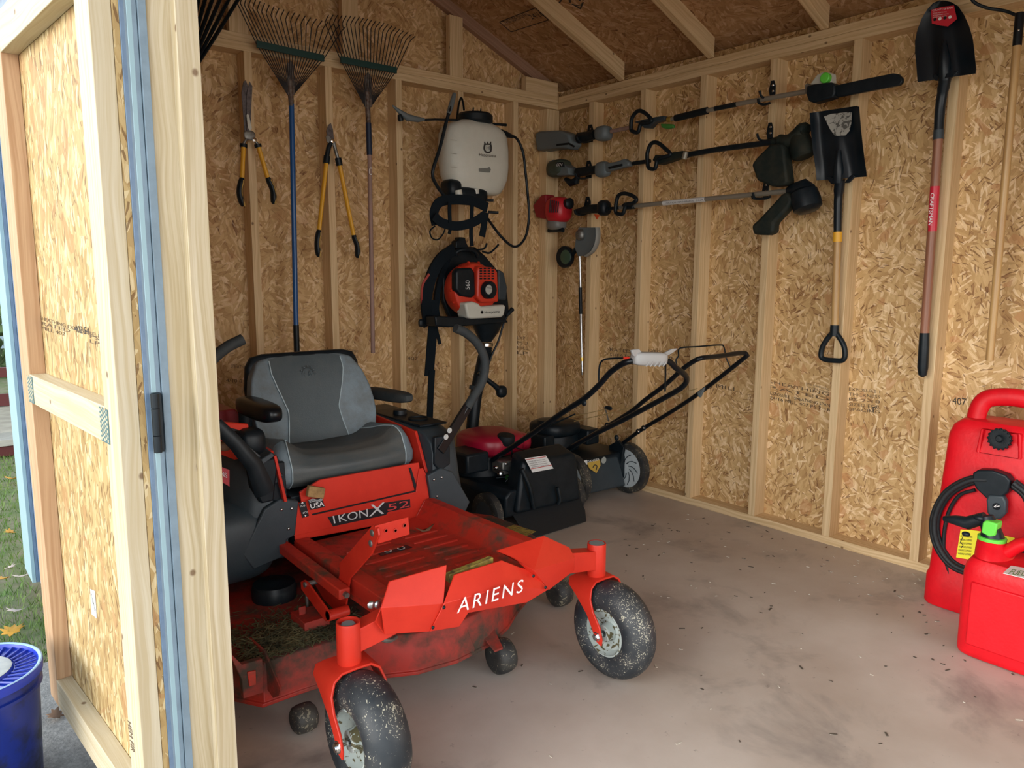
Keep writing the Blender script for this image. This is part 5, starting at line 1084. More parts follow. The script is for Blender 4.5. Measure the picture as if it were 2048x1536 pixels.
plateX([(1212, 328), (1240, 325), (1258, 319), (1267, 325), (1268, 333), (1240, 340), (1214, 347)], -.045, grey_tool, 'trigger_housing', s1, x=X+.02, bev=.01); tubeX([(1218, 336), (1244, 330)], .007, black, 'trigger', s1, x=X-.03)
tubeX([(1266, 327), (1300, 322)], .0115, black, 'lower_shaft', s1)
loop(s1, [(1295, 325), (1295, 305), (1303, 287), (1316, 286), (1330, 297), (1341, 309), (1328, 314), (1315, 320), (1310, 337), (1298, 336)])
plateX([(1316, 322), (1322, 311), (1342, 312), (1358, 306), (1378, 303), (1382, 315), (1362, 320), (1345, 326), (1328, 331)], -.05, guard_m, 'shaft_coupler', s1, x=X+.02, bev=.006); tubeX([(1372, 304), (1368, 318)], .014, pole_g, 'coupler_knob', s1, x=X-.02)
tubeX([(1378, 309), (1440, 298), (1548, 284)], .014, black, 'shaft', s1)
tubeX([(1546, 284), (1560, 281), (1578, 282), (1594, 272), (1606, 260), (1614, 262)], [.02, .028, .032, .034, .034, .03], guard_m, 'gear_housing', s1, cr=4)
MB().lathe(PX(1603, 292, X+.012), (0, -.35, -1), [(-.075, .030), (-.06, .044), (-.01, .050), (.0, .054), (.045, .054), (.055, .042), (.056, .002)], 28).build('line_head', guard_m, s1)
plateX([(1556, 292), (1579, 290), (1584, 300), (1586, 325), (1591, 366), (1584, 373), (1560, 375), (1530, 363), (1519, 332), (1530, 317)], -.07, guard_m, 'guard', s1, x=X+.02, bev=.018)
# string trimmer, petrol
s2 = thing('string_trimmer', 'petrol string trimmer with round red engine, lowest of three pole tools on right wall', 'string trimmer', PX(1350, 405, X))
MB().sell(PX(1117, 420, X), .075, .080, .080, .7, .7, 28, 16).build('engine_cover', M('trimmer_red', (.55, .018, .03), .35), s2)
plateX([(1084, 412), (1100, 392), (1110, 390), (1112, 440), (1090, 436)], -.08, M('trimmer_dark_red', (.28, .012, .02), .5), 'air_intake', s2, x=-.05, bev=.01)
for i in range(5): tubeX([(1101+i*4, 399+i), (1099+i*4, 425)], .0035, black, 'cooling_fin', s2, x=-.155)
MB().sell(PX(1113, 449, X), .055, .06, .035, .7, .7, 20, 12).build('fuel_tank', M('smoky_tank', (.20, .20, .19), .4), s2); tubeX([(1098, 461), (1126, 460)], .014, black, 'tank_foot', s2)
MB().lathe(PX(1140, 407, X), (0, -1, 0), [(-.03, .030), (0, .034), (.01, .02)], 20).build('clutch_cover', black, s2)
tubeX([(1152, 424), (1180, 418), (1205, 417), (1218, 420)], [.018, .026, .028, .022], black, 'rear_grip', s2); MB().sell(PX(1208, 416, X), .04, .036, .045, .7, .7, 18, 10).build('throttle_housing', black, s2)
plateX([(1190, 428), (1200, 430), (1195, 439)], -.01, M('orange_switch', (.6, .08, .02), .4), 'stop_switch', s2, x=X-.03, bev=.002)
tubeX([(1218, 418), (1240, 415)], .010, black, 'lower_shaft', s2)
loop(s2, [(1231, 421), (1233, 402), (1238, 390), (1250, 387), (1266, 392), (1273, 400), (1264, 407), (1252, 410), (1246, 427), (1234, 427)])
plateX([(1250, 411), (1256, 406), (1272, 404), (1273, 418), (1258, 420)], -.035, black, 'handle_clamp', s2, x=X+.01)
tubeX([(1240, 415), (1330, 406), (1440, 395.5), (1582, 382)], .0125, pole_g, 'shaft', s2); tubeX([(1327, 406.5), (1411, 398.5)], .0131, sticker_w, 'shaft_label', s2)
text('CAUTION  READ MANUAL', [PX(1332, 408, X-.0135), PX(1388, 403, X-.0135), PX(1388, 400, X-.0135), PX(1332, 405, X-.0135)], ink, s2, 'label_lettering', .001); text('XX', [PX(1392, 402.5, X-.0135), PX(1408, 401, X-.0135), PX(1408, 398, X-.0135), PX(1392, 399.5, X-.0135)], ink, s2, 'label_mark', .001)
tubeX([(1576, 383), (1592, 379), (1606, 377), (1618, 384)], [.02, .034, .045, .04], black, 'gear_housing', s2)
MB().lathe(PX(1612, 402, X), (0, -.35, -1), [(-.065, .035), (-.045, .060), (0, .066), (.035, .064), (.05, .045), (.052, .002)], 28).build('line_head', black, s2)
plateX([(1588, 385), (1598, 400), (1591, 416), (1561, 448), (1560, 466), (1548, 471), (1520, 470), (1516, 452), (1530, 440), (1560, 408), (1576, 390)], -.06, guard_m, 'guard', s2, x=X+.01, bev=.014)
tubeX([(1504, 392), (1508, 397), (1530, 397), (1541, 393)], .006, black, 'hook_prong', s2, x=-.1, cr=4)
# edger attachment
ed = thing('edger_attachment', 'metal shafted edger attachment with half round guard and small wheel, hanging near the corner', 'edger', PX(1163, 750, -.05))
E_ = -.05
MB().tube([PX(1159, 492, E_), PX(1161, 580, E_)], .0095, 12).build('shaft', steel, ed); MB().tube([PX(1160.5, 575, E_), PX(1161.5, 628, E_)], .0115, 12).build('shaft_label', black, ed)
MB().tube([PX(1161.5, 626, E_), PX(1164.5, 744, E_)], .0095, 12).build('shaft', steel, ed); MB().cyl(PX(1163.5, 715, E_), PX(1164, 722, E_), .0115).build('brass_ring', brass, ed); MB().cyl(PX(1164.5, 742, E_), PX(1164.6, 750, E_), .005).build('drive_tip', steel_d, ed)
MB().sell(PX(1162, 470, E_-.02), .03, .034, .034, .8, .8, 18, 12).build('gear_housing', steel_d, ed); MB().tube([PX(1160, 478, E_), PX(1159, 496, E_)], [.018, .012], 12).build('gear_collar', brass, ed)
arc = [(1193, 455), (1194, 470), (1191, 488), (1183, 503), (1170, 512)]
MB().prism([PX(a, b_, E_-.01) for a, b_ in [(1160, 455)]+arc+[(1158, 512), (1152, 495), (1155, 470)]], (-.012, 0, 0)).build('blade_guard', grey_tool, ed, .002)
MB().tube(catmull([PX(a+2.5, b_, E_-.03) for a, b_ in arc], 5), .011, 8, flat=(.6, 1.8)).build('guard_rim', M('worn_grey_rim', (.28, .28, .25), .5), ed)
MB().tube([PX(1160, 488, E_), PX(1148, 504, E_), PX(1140, 512, E_)], .016, 10).build('wheel_arm', black, ed)
MB().lathe(PX(1131, 514, E_), (-1, .0, 0), [(-.02, .030), (-.018, .062), (-.01, .068), (.015, .068), (.022, .062), (.022, .030)], 32).build('guide_wheel', black, ed); MB().lathe(PX(1131, 514, E_-.02), (-1, 0, 0), [(0, .045), (.003, .044), (.006, .02), (.007, .001)], 24).build('wheel_hub', M('green_grey_hub', (.05, .10, .06), .5), ed)
# square shovel with D handle
q = lambda a, b_, x=-.05: PX(a, b_, x)
sv = thing('square_shovel', 'black square mouthed shovel with yellow collar and black D handle', 'shovel', q(1666, 725))
def blade_grid(rows, cols_fn, name, m_, root, th=.003):
    """rows: (py, pxL, pxR); cols_fn(u, v) -> x offset"""
    vs_ = []; nu = 16
    for j, (pyl, pxl, pyr, pxr) in enumerate(rows):
        v = j/(len(rows)-1)
        for i in range(nu+1):
            u = i/nu; px, py = pxl+(pxr-pxl)*u, pyl+(pyr-pyl)*u; vs_.append(PX(px, py, -.045-cols_fn(u*2-1, v)))
    k = len(vs_); vs_ += [p_+V((th, 0, 0)) for p_ in vs_]; fs = []; n = len(rows)
    for j in range(n-1):
        for i in range(nu):
            a = j*(nu+1)+i; fs.append((a, a+nu+1, a+nu+2, a+1)); fs.append((a+k, a+1+k, a+nu+2+k, a+nu+1+k))
    per = list(range(nu+1))+[j*(nu+1)+nu for j in range(1, n)]+[(n-1)*(nu+1)+i for i in range(nu-1, -1, -1)]+[j*(nu+1) for j in range(n-2, 0, -1)]
    for i in range(len(per)):
        a, c_ = per[i], per[(i+1) % len(per)]; fs.append((a, c_, c_+k, a+k))
    return MB().add(vs_, fs).build(name, m_, root, smooth=45)
shovel_m = M('black_shovel_enamel', (.004, .009, .014), .34, col2=(.008, .014, .020), nscale=8, spec=.35)
rows = [(226, 1619, 212, 1712), (229, 1619.5, 213.5, 1718), (250, 1621, 240, 1720), (270, 1622.5, 262, 1722), (290, 1624.5, 285, 1724.5), (310, 1627, 305, 1727), (330, 1630, 328, 1730), (352, 1632.5, 345, 1732.5), (361, 1633, 353, 1733)]
def sqf(u, v): return .030*math.exp(-((abs(u)-.0)/.22)**2)*max(0, (v-.25)/.75)+(.045*max(0, (abs(u)-.70)/.30)*(1-v*.6))+(.02*(1-v))+.01
bd_ = blade_grid(rows, sqf, 'blade', shovel_m, sv)
MB().tube([q(1678, 300, -.085), q(1677, 340, -.082), q(1676, 365, -.07)], [.008, .022, .022], 12).build('socket_ridge', shovel_m, sv)
for pts in ([(1655, 357), (1661, 352), (1668, 356), (1672, 368), (1664, 368)], [(1702, 352), (1708, 348), (1712, 354), (1700, 366), (1690, 366)]): plateX(pts, -.01, shovel_m, 'rolled_step', sv, x=-.06, bev=.003)
wp = MB(); wp.prism([PX(a, b_, -.079) for a, b_ in ((1648, 233), (1662, 228), (1697, 224), (1704, 225), (1703, 245), (1699, 262), (1691, 271), (1670, 272), (1660, 258))], (-.0012, 0, 0)); wp.build('worn_label', FLECK('worn_label', (.42, .42, .38), (.10, .10, .09), 30, .55, .7, base2=(.30, .30, .27)), bd_, 0, label='torn pale label')
MB().tube(catmull([q(1680, 360, -.065), q(1677, 390), q(1675.5, 430), q(1675, 466)], 4), [.022, .0185, .0175, .017], 16).build('socket', shovel_m, sv)
MB().cyl(q(1675, 464), q(1674.5, 484), .0195).build('collar', yellow, sv); MB().cyl(q(1674.5, 483), q(1669.5, 652), .0165).build('shaft', wood_h, sv)
MB().tube(catmull([q(1668, 664), q(1656, 676), q(1645, 694), q(1642, 712), q(1650, 719), q(1668, 721), (q(1684, 721)), q(1690, 712), q(1688, 692), q(1678, 674)], 5, True), .012, 12, True).build('d_handle', black, sv); MB().cyl(q(1669.5, 650), q(1668, 672), .019, .020).build('handle_socket', black, sv)
# round point shovel
rs = thing('round_shovel', 'black round point shovel with red label and red banded wooden shaft, blade near the rafters', 'shovel', q(1845, 750))
rows = [(1, 1878, 1, 1890), (6, 1866, 4, 1902), (18, 1855, 12, 1916), (36, 1844, 30, 1928), (58, 1835, 52, 1938), (81, 1830, 76, 1945), (105, 1830, 98, 1948), (130, 1832.5, 120, 1950), (150, 1834, 136, 1952), (164, 1835, 147, 1951)]
def rdf(u, v): return .040*math.exp(-((abs(u))/.22)**2)*max(0, (v-.25)/.75)+.040*abs(u)**2.5*(.3+.7*v)+.012
b2 = blade_grid(rows, rdf, 'blade', shovel_m, rs)
lb = MB().prism([PX(a, b_, -.078) for a, b_ in ((1862, 20), (1884, 14), (1908, 11), (1914, 38), (1896, 53), (1880, 51), (1864, 47))], (-.0012, 0, 0)).build('red_label', M('red_label', (.60, .02, .04), .45), b2)
text('CRAFTSMAN', [PX(1865, 23, -.08), PX(1906, 17, -.08), PX(1906, 13.5, -.08), PX(1865, 19.5, -.08)], white_s, lb, 'label_lettering', .001)
for i in range(3): text('ROUND POINT SHOVEL', [PX(1866, 28+i*4, -.08), PX(1894+4*(i % 2), 24.5+i*4, -.08), PX(1894+4*(i % 2), 22.7+i*4, -.08), PX(1866, 26+i*4, -.08)], white_s, lb, 'label_lettering', .001)
for i in range(4): MB().lathe(PX(1870+i*10, 39-i*1.6, -.0795), (-1, 0, 0), [(0, .006), (.001, .006), (.0012, .001)], 14).build('label_icon', white_s if i % 2 else sticker_b, lb)
MB().tube([q(1889, 80, -.09), q(1889, 120, -.09), q(1889, 160, -.07)], [.006, .022, .023], 12).build('socket_ridge', shovel_m, rs)
for pts in ([(1866, 152), (1872, 147), (1880, 154), (1882, 162), (1872, 162)], [(1898, 150), (1912, 143), (1920, 142), (1914, 150), (1902, 158)]): plateX(pts, -.01, shovel_m, 'rolled_step', rs, x=-.06, bev=.003)
MB().tube(catmull([q(1891, 155, -.07), q(1885, 185, -.055), q(1880, 220), q(1877.5, 262)], 4), [.022, .0195, .019, .0185], 16).build('socket', shovel_m, rs)
MB().cyl(q(1877.5, 260), q(1876.5, 279), .0195).build('collar', charcoal, rs); MB().cyl(q(1876.5, 278), q(1849, 668), .0175).build('shaft', wood_red, rs)
MB().cyl(q(1870, 373), q(1864, 463), .0181).build('brand_band', M('red_band', (.55, .015, .04), .4), rs)
text('CRAFTSMAN', [PX(1862, 386, -.0693), PX(1857, 450, -.0693), PX(1864.5, 450.5, -.0693), PX(1869, 386.5, -.0693)], white_s, rs, 'band_lettering', .0015)
MB().tube([q(1849, 666), q(1848, 690), q(1845.5, 735), q(1845, 750), q(1844.8, 754)], [.019, .0205, .021, .016, .006], 16).build('grip', black, rs)
# long hoe at the right edge
ho = thing('garden_hoe', 'long wooden handled garden tool with bent black rod head, rightmost on the wall', 'hoe', q(1979, 720))
MB().tube(catmull([q(1940, -14, -.12), q(1948, 4, -.10), q(1975, 16, -.07), q(2010, 22), q(2036, 32)], 5), .006, 10).build('bent_rod', black, ho); MB().cyl(q(2040, 26), q(2034, 92), .016, .0155).build('ferrule', black_gloss, ho)
MB().cyl(q(2034, 90), q(1979, 721), .0145).build('shaft', wood_h, ho); MB().sell(q(2037, 60, -.066), .003, .004, .004, 1, 1, 10, 6).build('rivet', chrome, ho)
# ------------------------------------------------------------------ push mowers
ma = thing('push_mower', 'black push mower with deep red tank and pale control box, beside the riding mower', 'push mower', (-.9, -.6, 0), 'push mowers in the corner')
A = lambda dx, y, z: V((-.90+dx, y, z))
sec = []
for y, hw, z0, z1 in ((-.90, .245, .10, .23), (-.70, .275, .07, .24), (-.50, .28, .07, .235), (-.32, .25, .07, .21), (-.24, .16, .07, .18)):
    sec.append([A(-hw, y, z0), A(-hw, y, z1-.03), A(-hw+.03, y, z1), A(hw-.03, y, z1), A(hw, y, z1-.03), A(hw, y, z0)])
MB().rings(sec).build('deck', black, ma, .01)
for x in (-1, 1):
    for y, r_ in ((-.80, .105), (-.33, .10)):
        w_ = MB().lathe(A(x*.278, y, r_), (1, 0, 0), [(-.022, r_*.6), (-.024, r_*.9), (-.018, r_), (.018, r_), (.024, r_*.9), (.022, r_*.6)], 32, True).build('wheel', tyre_dark, ma)
        MB().lathe(A(x*.278, y, r_), (1, 0, 0), [(-.02, r_*.62), (-.012, .03), (-.02, .02), (.02, .02), (.012, .03), (.02, r_*.62)], 24).build('wheel_hub', charcoal, w_)
# bag cover / rear door with the label
bg_ = MB().rings([[A(-.19, -.80, .13), A(.235, -.80, .12), A(.20, -.80, .40), A(-.13, -.80, .40)], [A(-.205, -.93, .115), A(.245, -.93, .105), A(.225, -.91, .35), (A(-.145, -.91, .37))]])
bag = bg_.build('rear_cover', black, ma, .022, seg=4)
pz = lambda a, b_: PY(a, b_, -.935)
lq = MB().prism([pz(1050, 917), pz(1092, 911), pz(1107, 937), pz(1065, 945)], (0, .002, 0)).build('cover_label', sticker_w, bag, label='white caution label with red lines')
for (a, b_, c_, d_) in ((1052, 919.5, 1091, 913.5), (1062, 938, 1103, 930)): MB().cyl(PY(a, b_, -.9365), PY(c_, d_, -.9365), .0016, seg=6).build('red_line', M('line_red', (.5, .05, .04), .5) if 'line_red' not in bpy.data.materials else bpy.data.materials['line_red'], lq)
for i in range(4): text('DANGER KEEP HANDS AWAY', [pz(1056+i*2.2, 924.5+i*3.6), pz(1090+i*2.2, 919.5+i*3.6), pz(1090+i*2.2, 917.8+i*3.6), pz(1056+i*2.2, 922.5+i*3.6)], ink, lq, 'label_lettering', .002)
MB().tube(catmull([A(-.17, -.93, .34), A(-.13, -.945, .24), A(-.10, -.94, .13)], 5), .011, 8).build('cover_rib', black, bag); MB().tube(catmull([A(.06, -.94, .21), A(.07, -.945, .15), A(.065, -.94, .12)], 5), .010, 8).build('cover_rib', black, bag)
MB().rings([[A(-.20, -.90, .11), A(.26, -.90, .11), A(.26, -.90, .103), A(-.20, -.90, .103)], [A(-.19, -.95, .055), A(.25, -.95, .055), A(.25, -.945, .048), A(-.19, -.945, .048)], [A(-.14, -1.0, .008), A(.225, -.985, .010), A(.225, -.98, .004), A(-.14, -.99, .002)]]).build('trailing_flap', rubber, ma, .002)
# engine with red tank
MB().rings([[A(-.02+math.cos(a)*r_*1.05-.06, -.52+math.sin(a)*r_*.9, z) for a in [2*math.pi*i/28 for i in range(28)]] for z, r_ in ((.235, .17), (.30, .165), (.34, .15), (.36, .14))]).build('engine', black, ma, .006)
MB().sell(A(-.075, -.56, .40), .165, .17, .062, .55, .75, 36, 14).build('tank_cover', magenta, ma)
MB().sell(A(.04, -.59, .39), .09, .11, .05, .6, .7, 24, 12).build('tank_cover', magenta, ma)
MB().lathe(A(-.085, -.70, .42), (0, -.15, 1), [(-.01, .040), (.0, .046), (.030, .047), (.040, .042), (.041, .002)], 28).build('fuel_cap', black_rough, ma)
MB().tube(catmull([A(-.08, -.735, .42), A(-.08, -.745, .38), A(-.07, -.735, .33)], 4), .004, 6).build('cap_cord', black, ma); MB().tube(catmull([A(-.06, -.74, .40), A(.0, -.75, .375), A(.09, -.71, .36)], 4), .003, 6).build('starter_cord', black, ma)
MB().box(A(-.36, -.74, .30), A(-.22, -.55, .40)).build('air_filter', black, ma, .012)
cb = MB().box(A(-.16, -.77, .27), A(-.02, -.68, .34)).build('carburettor', steel_d, ma, .008)
for dx, z, r_, m_ in ((-.17, .285, .014, steel), (-.12, .255, .012, green_d), (-.05, .30, .015, steel), (-.09, .23, .016, steel_d), (-.02, .275, .010, brass), (-.20, .32, .009, chrome), (-.14, .33, .008, steel), (-.06, .26, .007, chrome)):
    MB().lathe(A(dx, -.775, z), (0, -1, .2), [(-.02, r_), (0, r_), (.004, r_*.5), (.005, .001)], 14).build('engine_fitting', m_, ma)
for a in ((-.19, .31, -.10, .24), (-.15, .24, -.03, .31), (-.21, .27, -.07, .22)): MB().tube(catmull([A(a[0], -.78, a[1]), A((a[0]+a[2])/2, -.80, (a[1]+a[3])/2+.02), A(a[2], -.78, a[3])], 4), .003, 6).build('engine_cable', black, ma)
# handle of the near mower
xL, xR = -1.08, -.70
def AX(px, py, x): return PX(px, py, x)
lefth = [AX(985, 920, -1.09), AX(1060, 870, -1.08), AX(1130, 822, -1.08), AX(1170, 796, -1.08), AX(1200, 768, -1.07), AX(1225, 741, -1.06), AX(1262, 722, -1.05)]
crs = [PY(1330, 721, -1.64), PY(1352, 736, -1.65), PY(1370, 750, -1.64)]
righth = [AX(1373, 762, -.715), AX(1362, 776, -.71), AX(1330, 795, -.70), AX(1250, 838, -.70), AX(1190, 868, -.69), AX(1145, 893, -.68)]
hp = catmull(lefth+crs+righth, 6)
MB().tube(hp, .0125, 14).build('handle', black_gloss, ma)
ctl = MB(); a_, b_ = PY(1266, 718, -1.60), PY(1330, 719, -1.64); d_ = (b_-a_).normalized(); up_ = V((0, 0, 1)); sd_ = d_.cross(up_).normalized()
ctl.sell((a_+b_)/2+V((0, 0, .002)), (b_-a_).length/2+.004, .030, .028, .45, .5, 28, 12, axes=(d_, sd_, sd_.cross(d_)))
co = ctl.build('control_housing', silver_p, ma)
for i in range(5): MB().cyl(PY(1292+i*8.5, 733, -1.66), PY(1298+i*8.5, 724, -1.668), .003, seg=6).build('grip_rib', silver_p, co)
MB().obox(PY(1305, 708, -1.63), d_*.018, V((0, .008, 0)), V((0, 0, .004))).build('switch_slot', black, co, .002)
MB().prism([PY(1264, 700, -1.62), PY(1279, 698, -1.62), PY(1284, 704, -1.62), PY(1278, 710, -1.62), PY(1270, 714, -1.62), PY(1266, 708, -1.62)], (0, .012, 0)).build('speed_lever', silver_p, ma, .003); MB().prism([PY(1322, 710, -1.62), PY(1345, 698, -1.62), PY(1357, 697, -1.62), PY(1346, 706, -1.62), PY(1328, 716, -1.62)], (0, .012, 0)).build('speed_lever', silver_p, ma, .003)
MB().tube(catmull([AX(1198, 777, -1.05), AX(1198, 740, -1.05), AX(1204, 722, -1.05), AX(1222, 717, -1.04), AX(1258, 716, -1.03)], 5), .004, 8).build('brake_bail', black, ma); MB().tube([PY(1247, 716, -1.57), PY(1258, 716, -1.58)], .006, 8).build('bail_tip', red, ma)
MB().tube([PY(1331, 724, -1.62), PY(1331, 750, -1.58), PY(1330, 782, -1.54)], .004, 8).build('brake_bail', black, ma)
MB().tube(catmull([AX(1150, 828, -1.05), AX(1120, 842, -1.06), AX(1070, 862, -1.07), AX(1020, 900, -1.08)], 4), .0035, 6).build('control_cable', black, ma)
MB().sell(AX(1168, 806, -1.085), .008, .014, .014, 1, 1, 12, 8).build('clamp_knob', black, ma)
mb_ = thing('push_mower', 'dark push mower with pale grey wheel and yellow danger sticker, in the corner', 'push mower', (-.31, -.4, 0), 'push mowers in the corner')
Bq = lambda dx, y, z: V((-.31+dx, y, z))
sec = []
for y, hw, z0, z1 in ((-.74, .20, .09, .25), (-.60, .235, .07, .26), (-.30, .24, .07, .25), (-.12, .20, .07, .22), (-.05, .13, .07, .19)):
    sec.append([Bq(-hw, y, z0), Bq(-hw, y, z1-.03), Bq(-hw+.03, y, z1), Bq(hw-.03, y, z1), Bq(hw, y, z1-.03), Bq(hw, y, z0)])
MB().rings(sec).build('deck', black, mb_, .01)
rc = MB().rings([[Bq(-.20, -.72, .06), Bq(.16, -.72, .05), Bq(.14, -.70, .25), Bq(-.18, -.70, .25)], [Bq(-.20, -.78, .065), Bq(.165, -.78, .055), Bq(.13, -.74, .235), Bq(-.19, -.745, .24)]]).build('rear_cover', charcoal, mb_, .012)
z_ = lambda a, b_: PY(a, b_, -.788)
dg = MB().prism([z_(1174, 926), z_(1200, 919), z_(1201, 931), z_(1193, 946), z_(1179, 937)], (0, .002, 0)).build('danger_sticker', M('sticker_amber', (.50, .33, .06), .5), rc, label='yellow pentagon danger sticker')
text('DANGER', [PY(1175, 925.5, -.790), PY(1199, 920.5, -.790), PY(1198, 916.5, -.790), PY(1174, 921, -.790)], sticker_w, rc, 'sticker_lettering', .001)
MB().tube(catmull([PY(1186, 935, -.791), PY(1189, 930, -.791), PY(1194, 932, -.791), PY(1192, 941, -.791)], 4), .0025, 6).build('sticker_symbol', ink, dg)
MB().prism([z_(1159, 924), z_(1174, 920), z_(1175, 929), z_(1164, 931)], (0, .002, 0)).build('pale_sticker', sticker_w, rc); MB().lathe(PY(1207.5, 920.5, -.789), (0, -1, 0), [(0, .019), (.001, .019), (.0012, .001)], 24).build('oval_sticker', M('oval_grey', (.32, .35, .33), .5), rc)
MB().prism([z_(1166, 933), z_(1176, 938), z_(1181, 950), z_(1168, 953)], (0, .002, 0)).build('worn_sticker', M('worn_brown', (.12, .10, .06), .7), rc)
for x, y, r_ in ((.215, -.745, .148), (-.232, -.72, .148), (.25, -.12, .10), (-.25, -.12, .10)):
    big = r_ > .12
    w_ = MB().lathe(Bq(x, y, r_+.002), (1, 0, 0), [(-.022, r_*.74), (-.026, r_*.90), (-.020, r_), (.020, r_), (.026, r_*.90), (.022, r_*.74)], 40, True).build('wheel', tyre_dark, mb_, smooth=50)
    hub = MB().lathe(Bq(x, y, r_+.002), (1, 0, 0), [(-.023, r_*.76), (-.018, r_*.70), (-.013, r_*.3), (-.024, r_*.16), (-.024, .004), (.02, .004), (.012, r_*.7), (.02, r_*.76)], 40).build('wheel_hub', wheel_g if big else charcoal, w_)
    if big:
        for k in range(10):
            th = 2*math.pi*k/10; c_ = Bq(x-.023, y, r_+.002)
            pts = [c_+V((-.0, math.cos(th+.25*j)*(.03+.022*j), math.sin(th+.25*j)*(.03+.022*j))) for j in range(4)]
            MB().tube(pts, .0028, 6).build('hub_spoke', charcoal, w_)
MB().rings([[Bq(-.07+math.cos(a)*r_, -.42+math.sin(a)*r_*.9, z) for a in [2*math.pi*i/28 for i in range(28)]] for z, r_ in ((.25, .15), (.33, .155), (.36, .14), (.365, .11))]).build('engine', black, mb_, .006)
MB().sell(Bq(-.10, -.45, .385), .14, .13, .045, .5, .7, 30, 12).build('engine_cowl', black, mb_); MB().lathe(Bq(-.16, -.46, .42), (0, 0, 1), [(0, .07), (.02, .065), (.024, .02), (.025, .001)], 24).build('recoil_cover', black, mb_)
MB().box(Bq(.0, -.62, .29), Bq(.10, -.47, .38)).build('air_filter', black, mb_, .01); MB().box(Bq(-.28, -.56, .28), Bq(-.20, -.40, .37)).build('muffler', black, mb_, .01)
# rear height bracket
MB().prism([PX(1222, 890, -.14), PX(1240, 880, -.14), PX(1252, 894, -.14), PX(1246, 925, -.14), PX(1232, 960, -.14), PX(1226, 930, -.14)], (-.02, 0, 0)).build('handle_bracket', black, mb_, .003)
MB().tube([PX(1230, 895, -.15), PX(1233, 880, -.15)], .006, 8).build('height_lever', black, mb_); MB().sell(PX(1233, 875, -.15), .012, .015, .017, 1, 1, 14, 10).build('lever_knob', black, mb_)
# handle of the far mower
lx, rx = -.50, -.12
bp_ = [PX(1120, 908, lx), PX(1150, 890, lx), PX(1250, 831, lx), PX(1290, 800, lx), PX(1330, 770, lx), PX(1362, 741, lx), PX(1385, 724, lx+.01), PX(1404, 716, lx+.03), PX(1440, 712, -.33), PX(1482, 706, -.16), PX(1493, 709, -.125), PX(1486, 718, rx), PX(1400, 785, rx), PX(1340, 825, rx), PX(1285, 858, rx), PX(1236, 893, rx)]
MB().tube(catmull(bp_, 5), .0115, 14).build('handle', black_gloss, mb_)
MB().tube(catmull([PX(1354, 735, -.49), PX(1352, 720, -.49), PX(1357, 712, -.48), PX(1357, 700, -.47), PX(1366, 695, -.45), PX(1400, 693, -.33), PX(1440, 690, -.18), PX(1448, 695, -.15), PX(1452, 715, -.14), PX(1460, 733, -.135)], 4), .0038, 8).build('brake_bail', black, mb_)
for x, px, py in ((rx-.014, 1287, 856), (rx-.014, 1276, 863), (lx-.014, 1214, 851)):
    MB().sell(PX(px, py, x), .008, .016, .016, 1, 1, 14, 8).build('clamp_knob', black, mb_); MB().sell(PX(px, py, x-.008), .004, .006, .006, 1, 1, 10, 6).build('clamp_bolt', chrome, mb_)
MB().tube([PX(1217, 841, lx), PX(1212, 822, lx+.02), PX(1209, 814, lx+.02)], .004, 8).build('starter_guide', steel_d, mb_); MB().sell(PX(1217, 816, lx+.01), .008, .026, .011, .8, .8, 18, 10).build('starter_grip', black, mb_)
for (a, b_) in (((1138, 835), (1213, 818)), ((1148, 843), (1225, 825))): MB().cyl(PX(*a, -.6), PX(*b_, lx), .0022, seg=6).build('starter_rope', M('tan_rope', (.25, .17, .06), .7) if 'tan_rope' not in bpy.data.materials else bpy.data.materials['tan_rope'], mb_)
MB().cyl(PX(1225, 825, lx), PX(1395, 777, rx), .0022, seg=6).build('starter_rope', bpy.data.materials['tan_rope'], mb_); MB().prism([PX(1398, 783, rx-.01), PX(1412, 774, rx-.01), PX(1408, 784, rx-.01), PX(1403, 795, rx-.01), PX(1399, 792, rx-.01)], (-.015, 0, 0)).build('throttle_lever', grey_tool, mb_, .003)
# ------------------------------------------------------------------ fuel cans
def rbox(y0, y1, x0, x1, z0, z1, e=.28, rows=None, n=40):
    cy_, cx_, hy, hx = (y0+y1)/2, (x0+x1)/2, abs(y1-y0)/2, abs(x1-x0)/2; rr = []
    for (f, sy, sx) in rows:
        z = z0+(z1-z0)*f; rr.append([V((cx_+hx*sx*math.copysign(abs(math.cos(a))**e, math.cos(a)), cy_+hy*sy*math.copysign(abs(math.sin(a))**e, math.sin(a)), z)) for a in [2*math.pi*i/n for i in range(n)]])
    return MB().rings(rr)
def lean(b, y0=0, x_at=-.12, k=.10):
    for v in b.v: v.x += v.z*k
    return b
c1 = thing('fuel_can', 'tall red wheeled fuel can with coiled black hose, leaning by the right wall studs', 'fuel can', (-.24, -2.69, 0), 'red fuel cans at the right edge')
b = rbox(-2.488, -2.905, -.335, -.10, .002, .735, rows=[(0, .95, .90), (.015, .985, .96), (.16, .99, 1), (.185, .955, .95), (.60, .93, .93), (.92, .90, .90), (.97, .84, .84), (1, .72, .70)])
can1 = lean(b, k=.08).build('tank', can_red, c1, .008, smooth=50)
hb2 = MB(); C1 = -2.697
hpts = catmull([V((-.17, C1+.125, .70)), V((-.165, C1+.115, .775)), V((-.16, C1+.085, .815)), V((-.158, C1, .828)), V((-.16, C1-.085, .815)), V((-.165, C1-.115, .775)), V((-.17, C1-.125, .70))], 5)
hb2.tube(hpts, .026, 14, flat=(1.3, .85)).build('handle', can_red, c1, smooth=60)
fx_ = lambda z: -.335+.015+z*.08
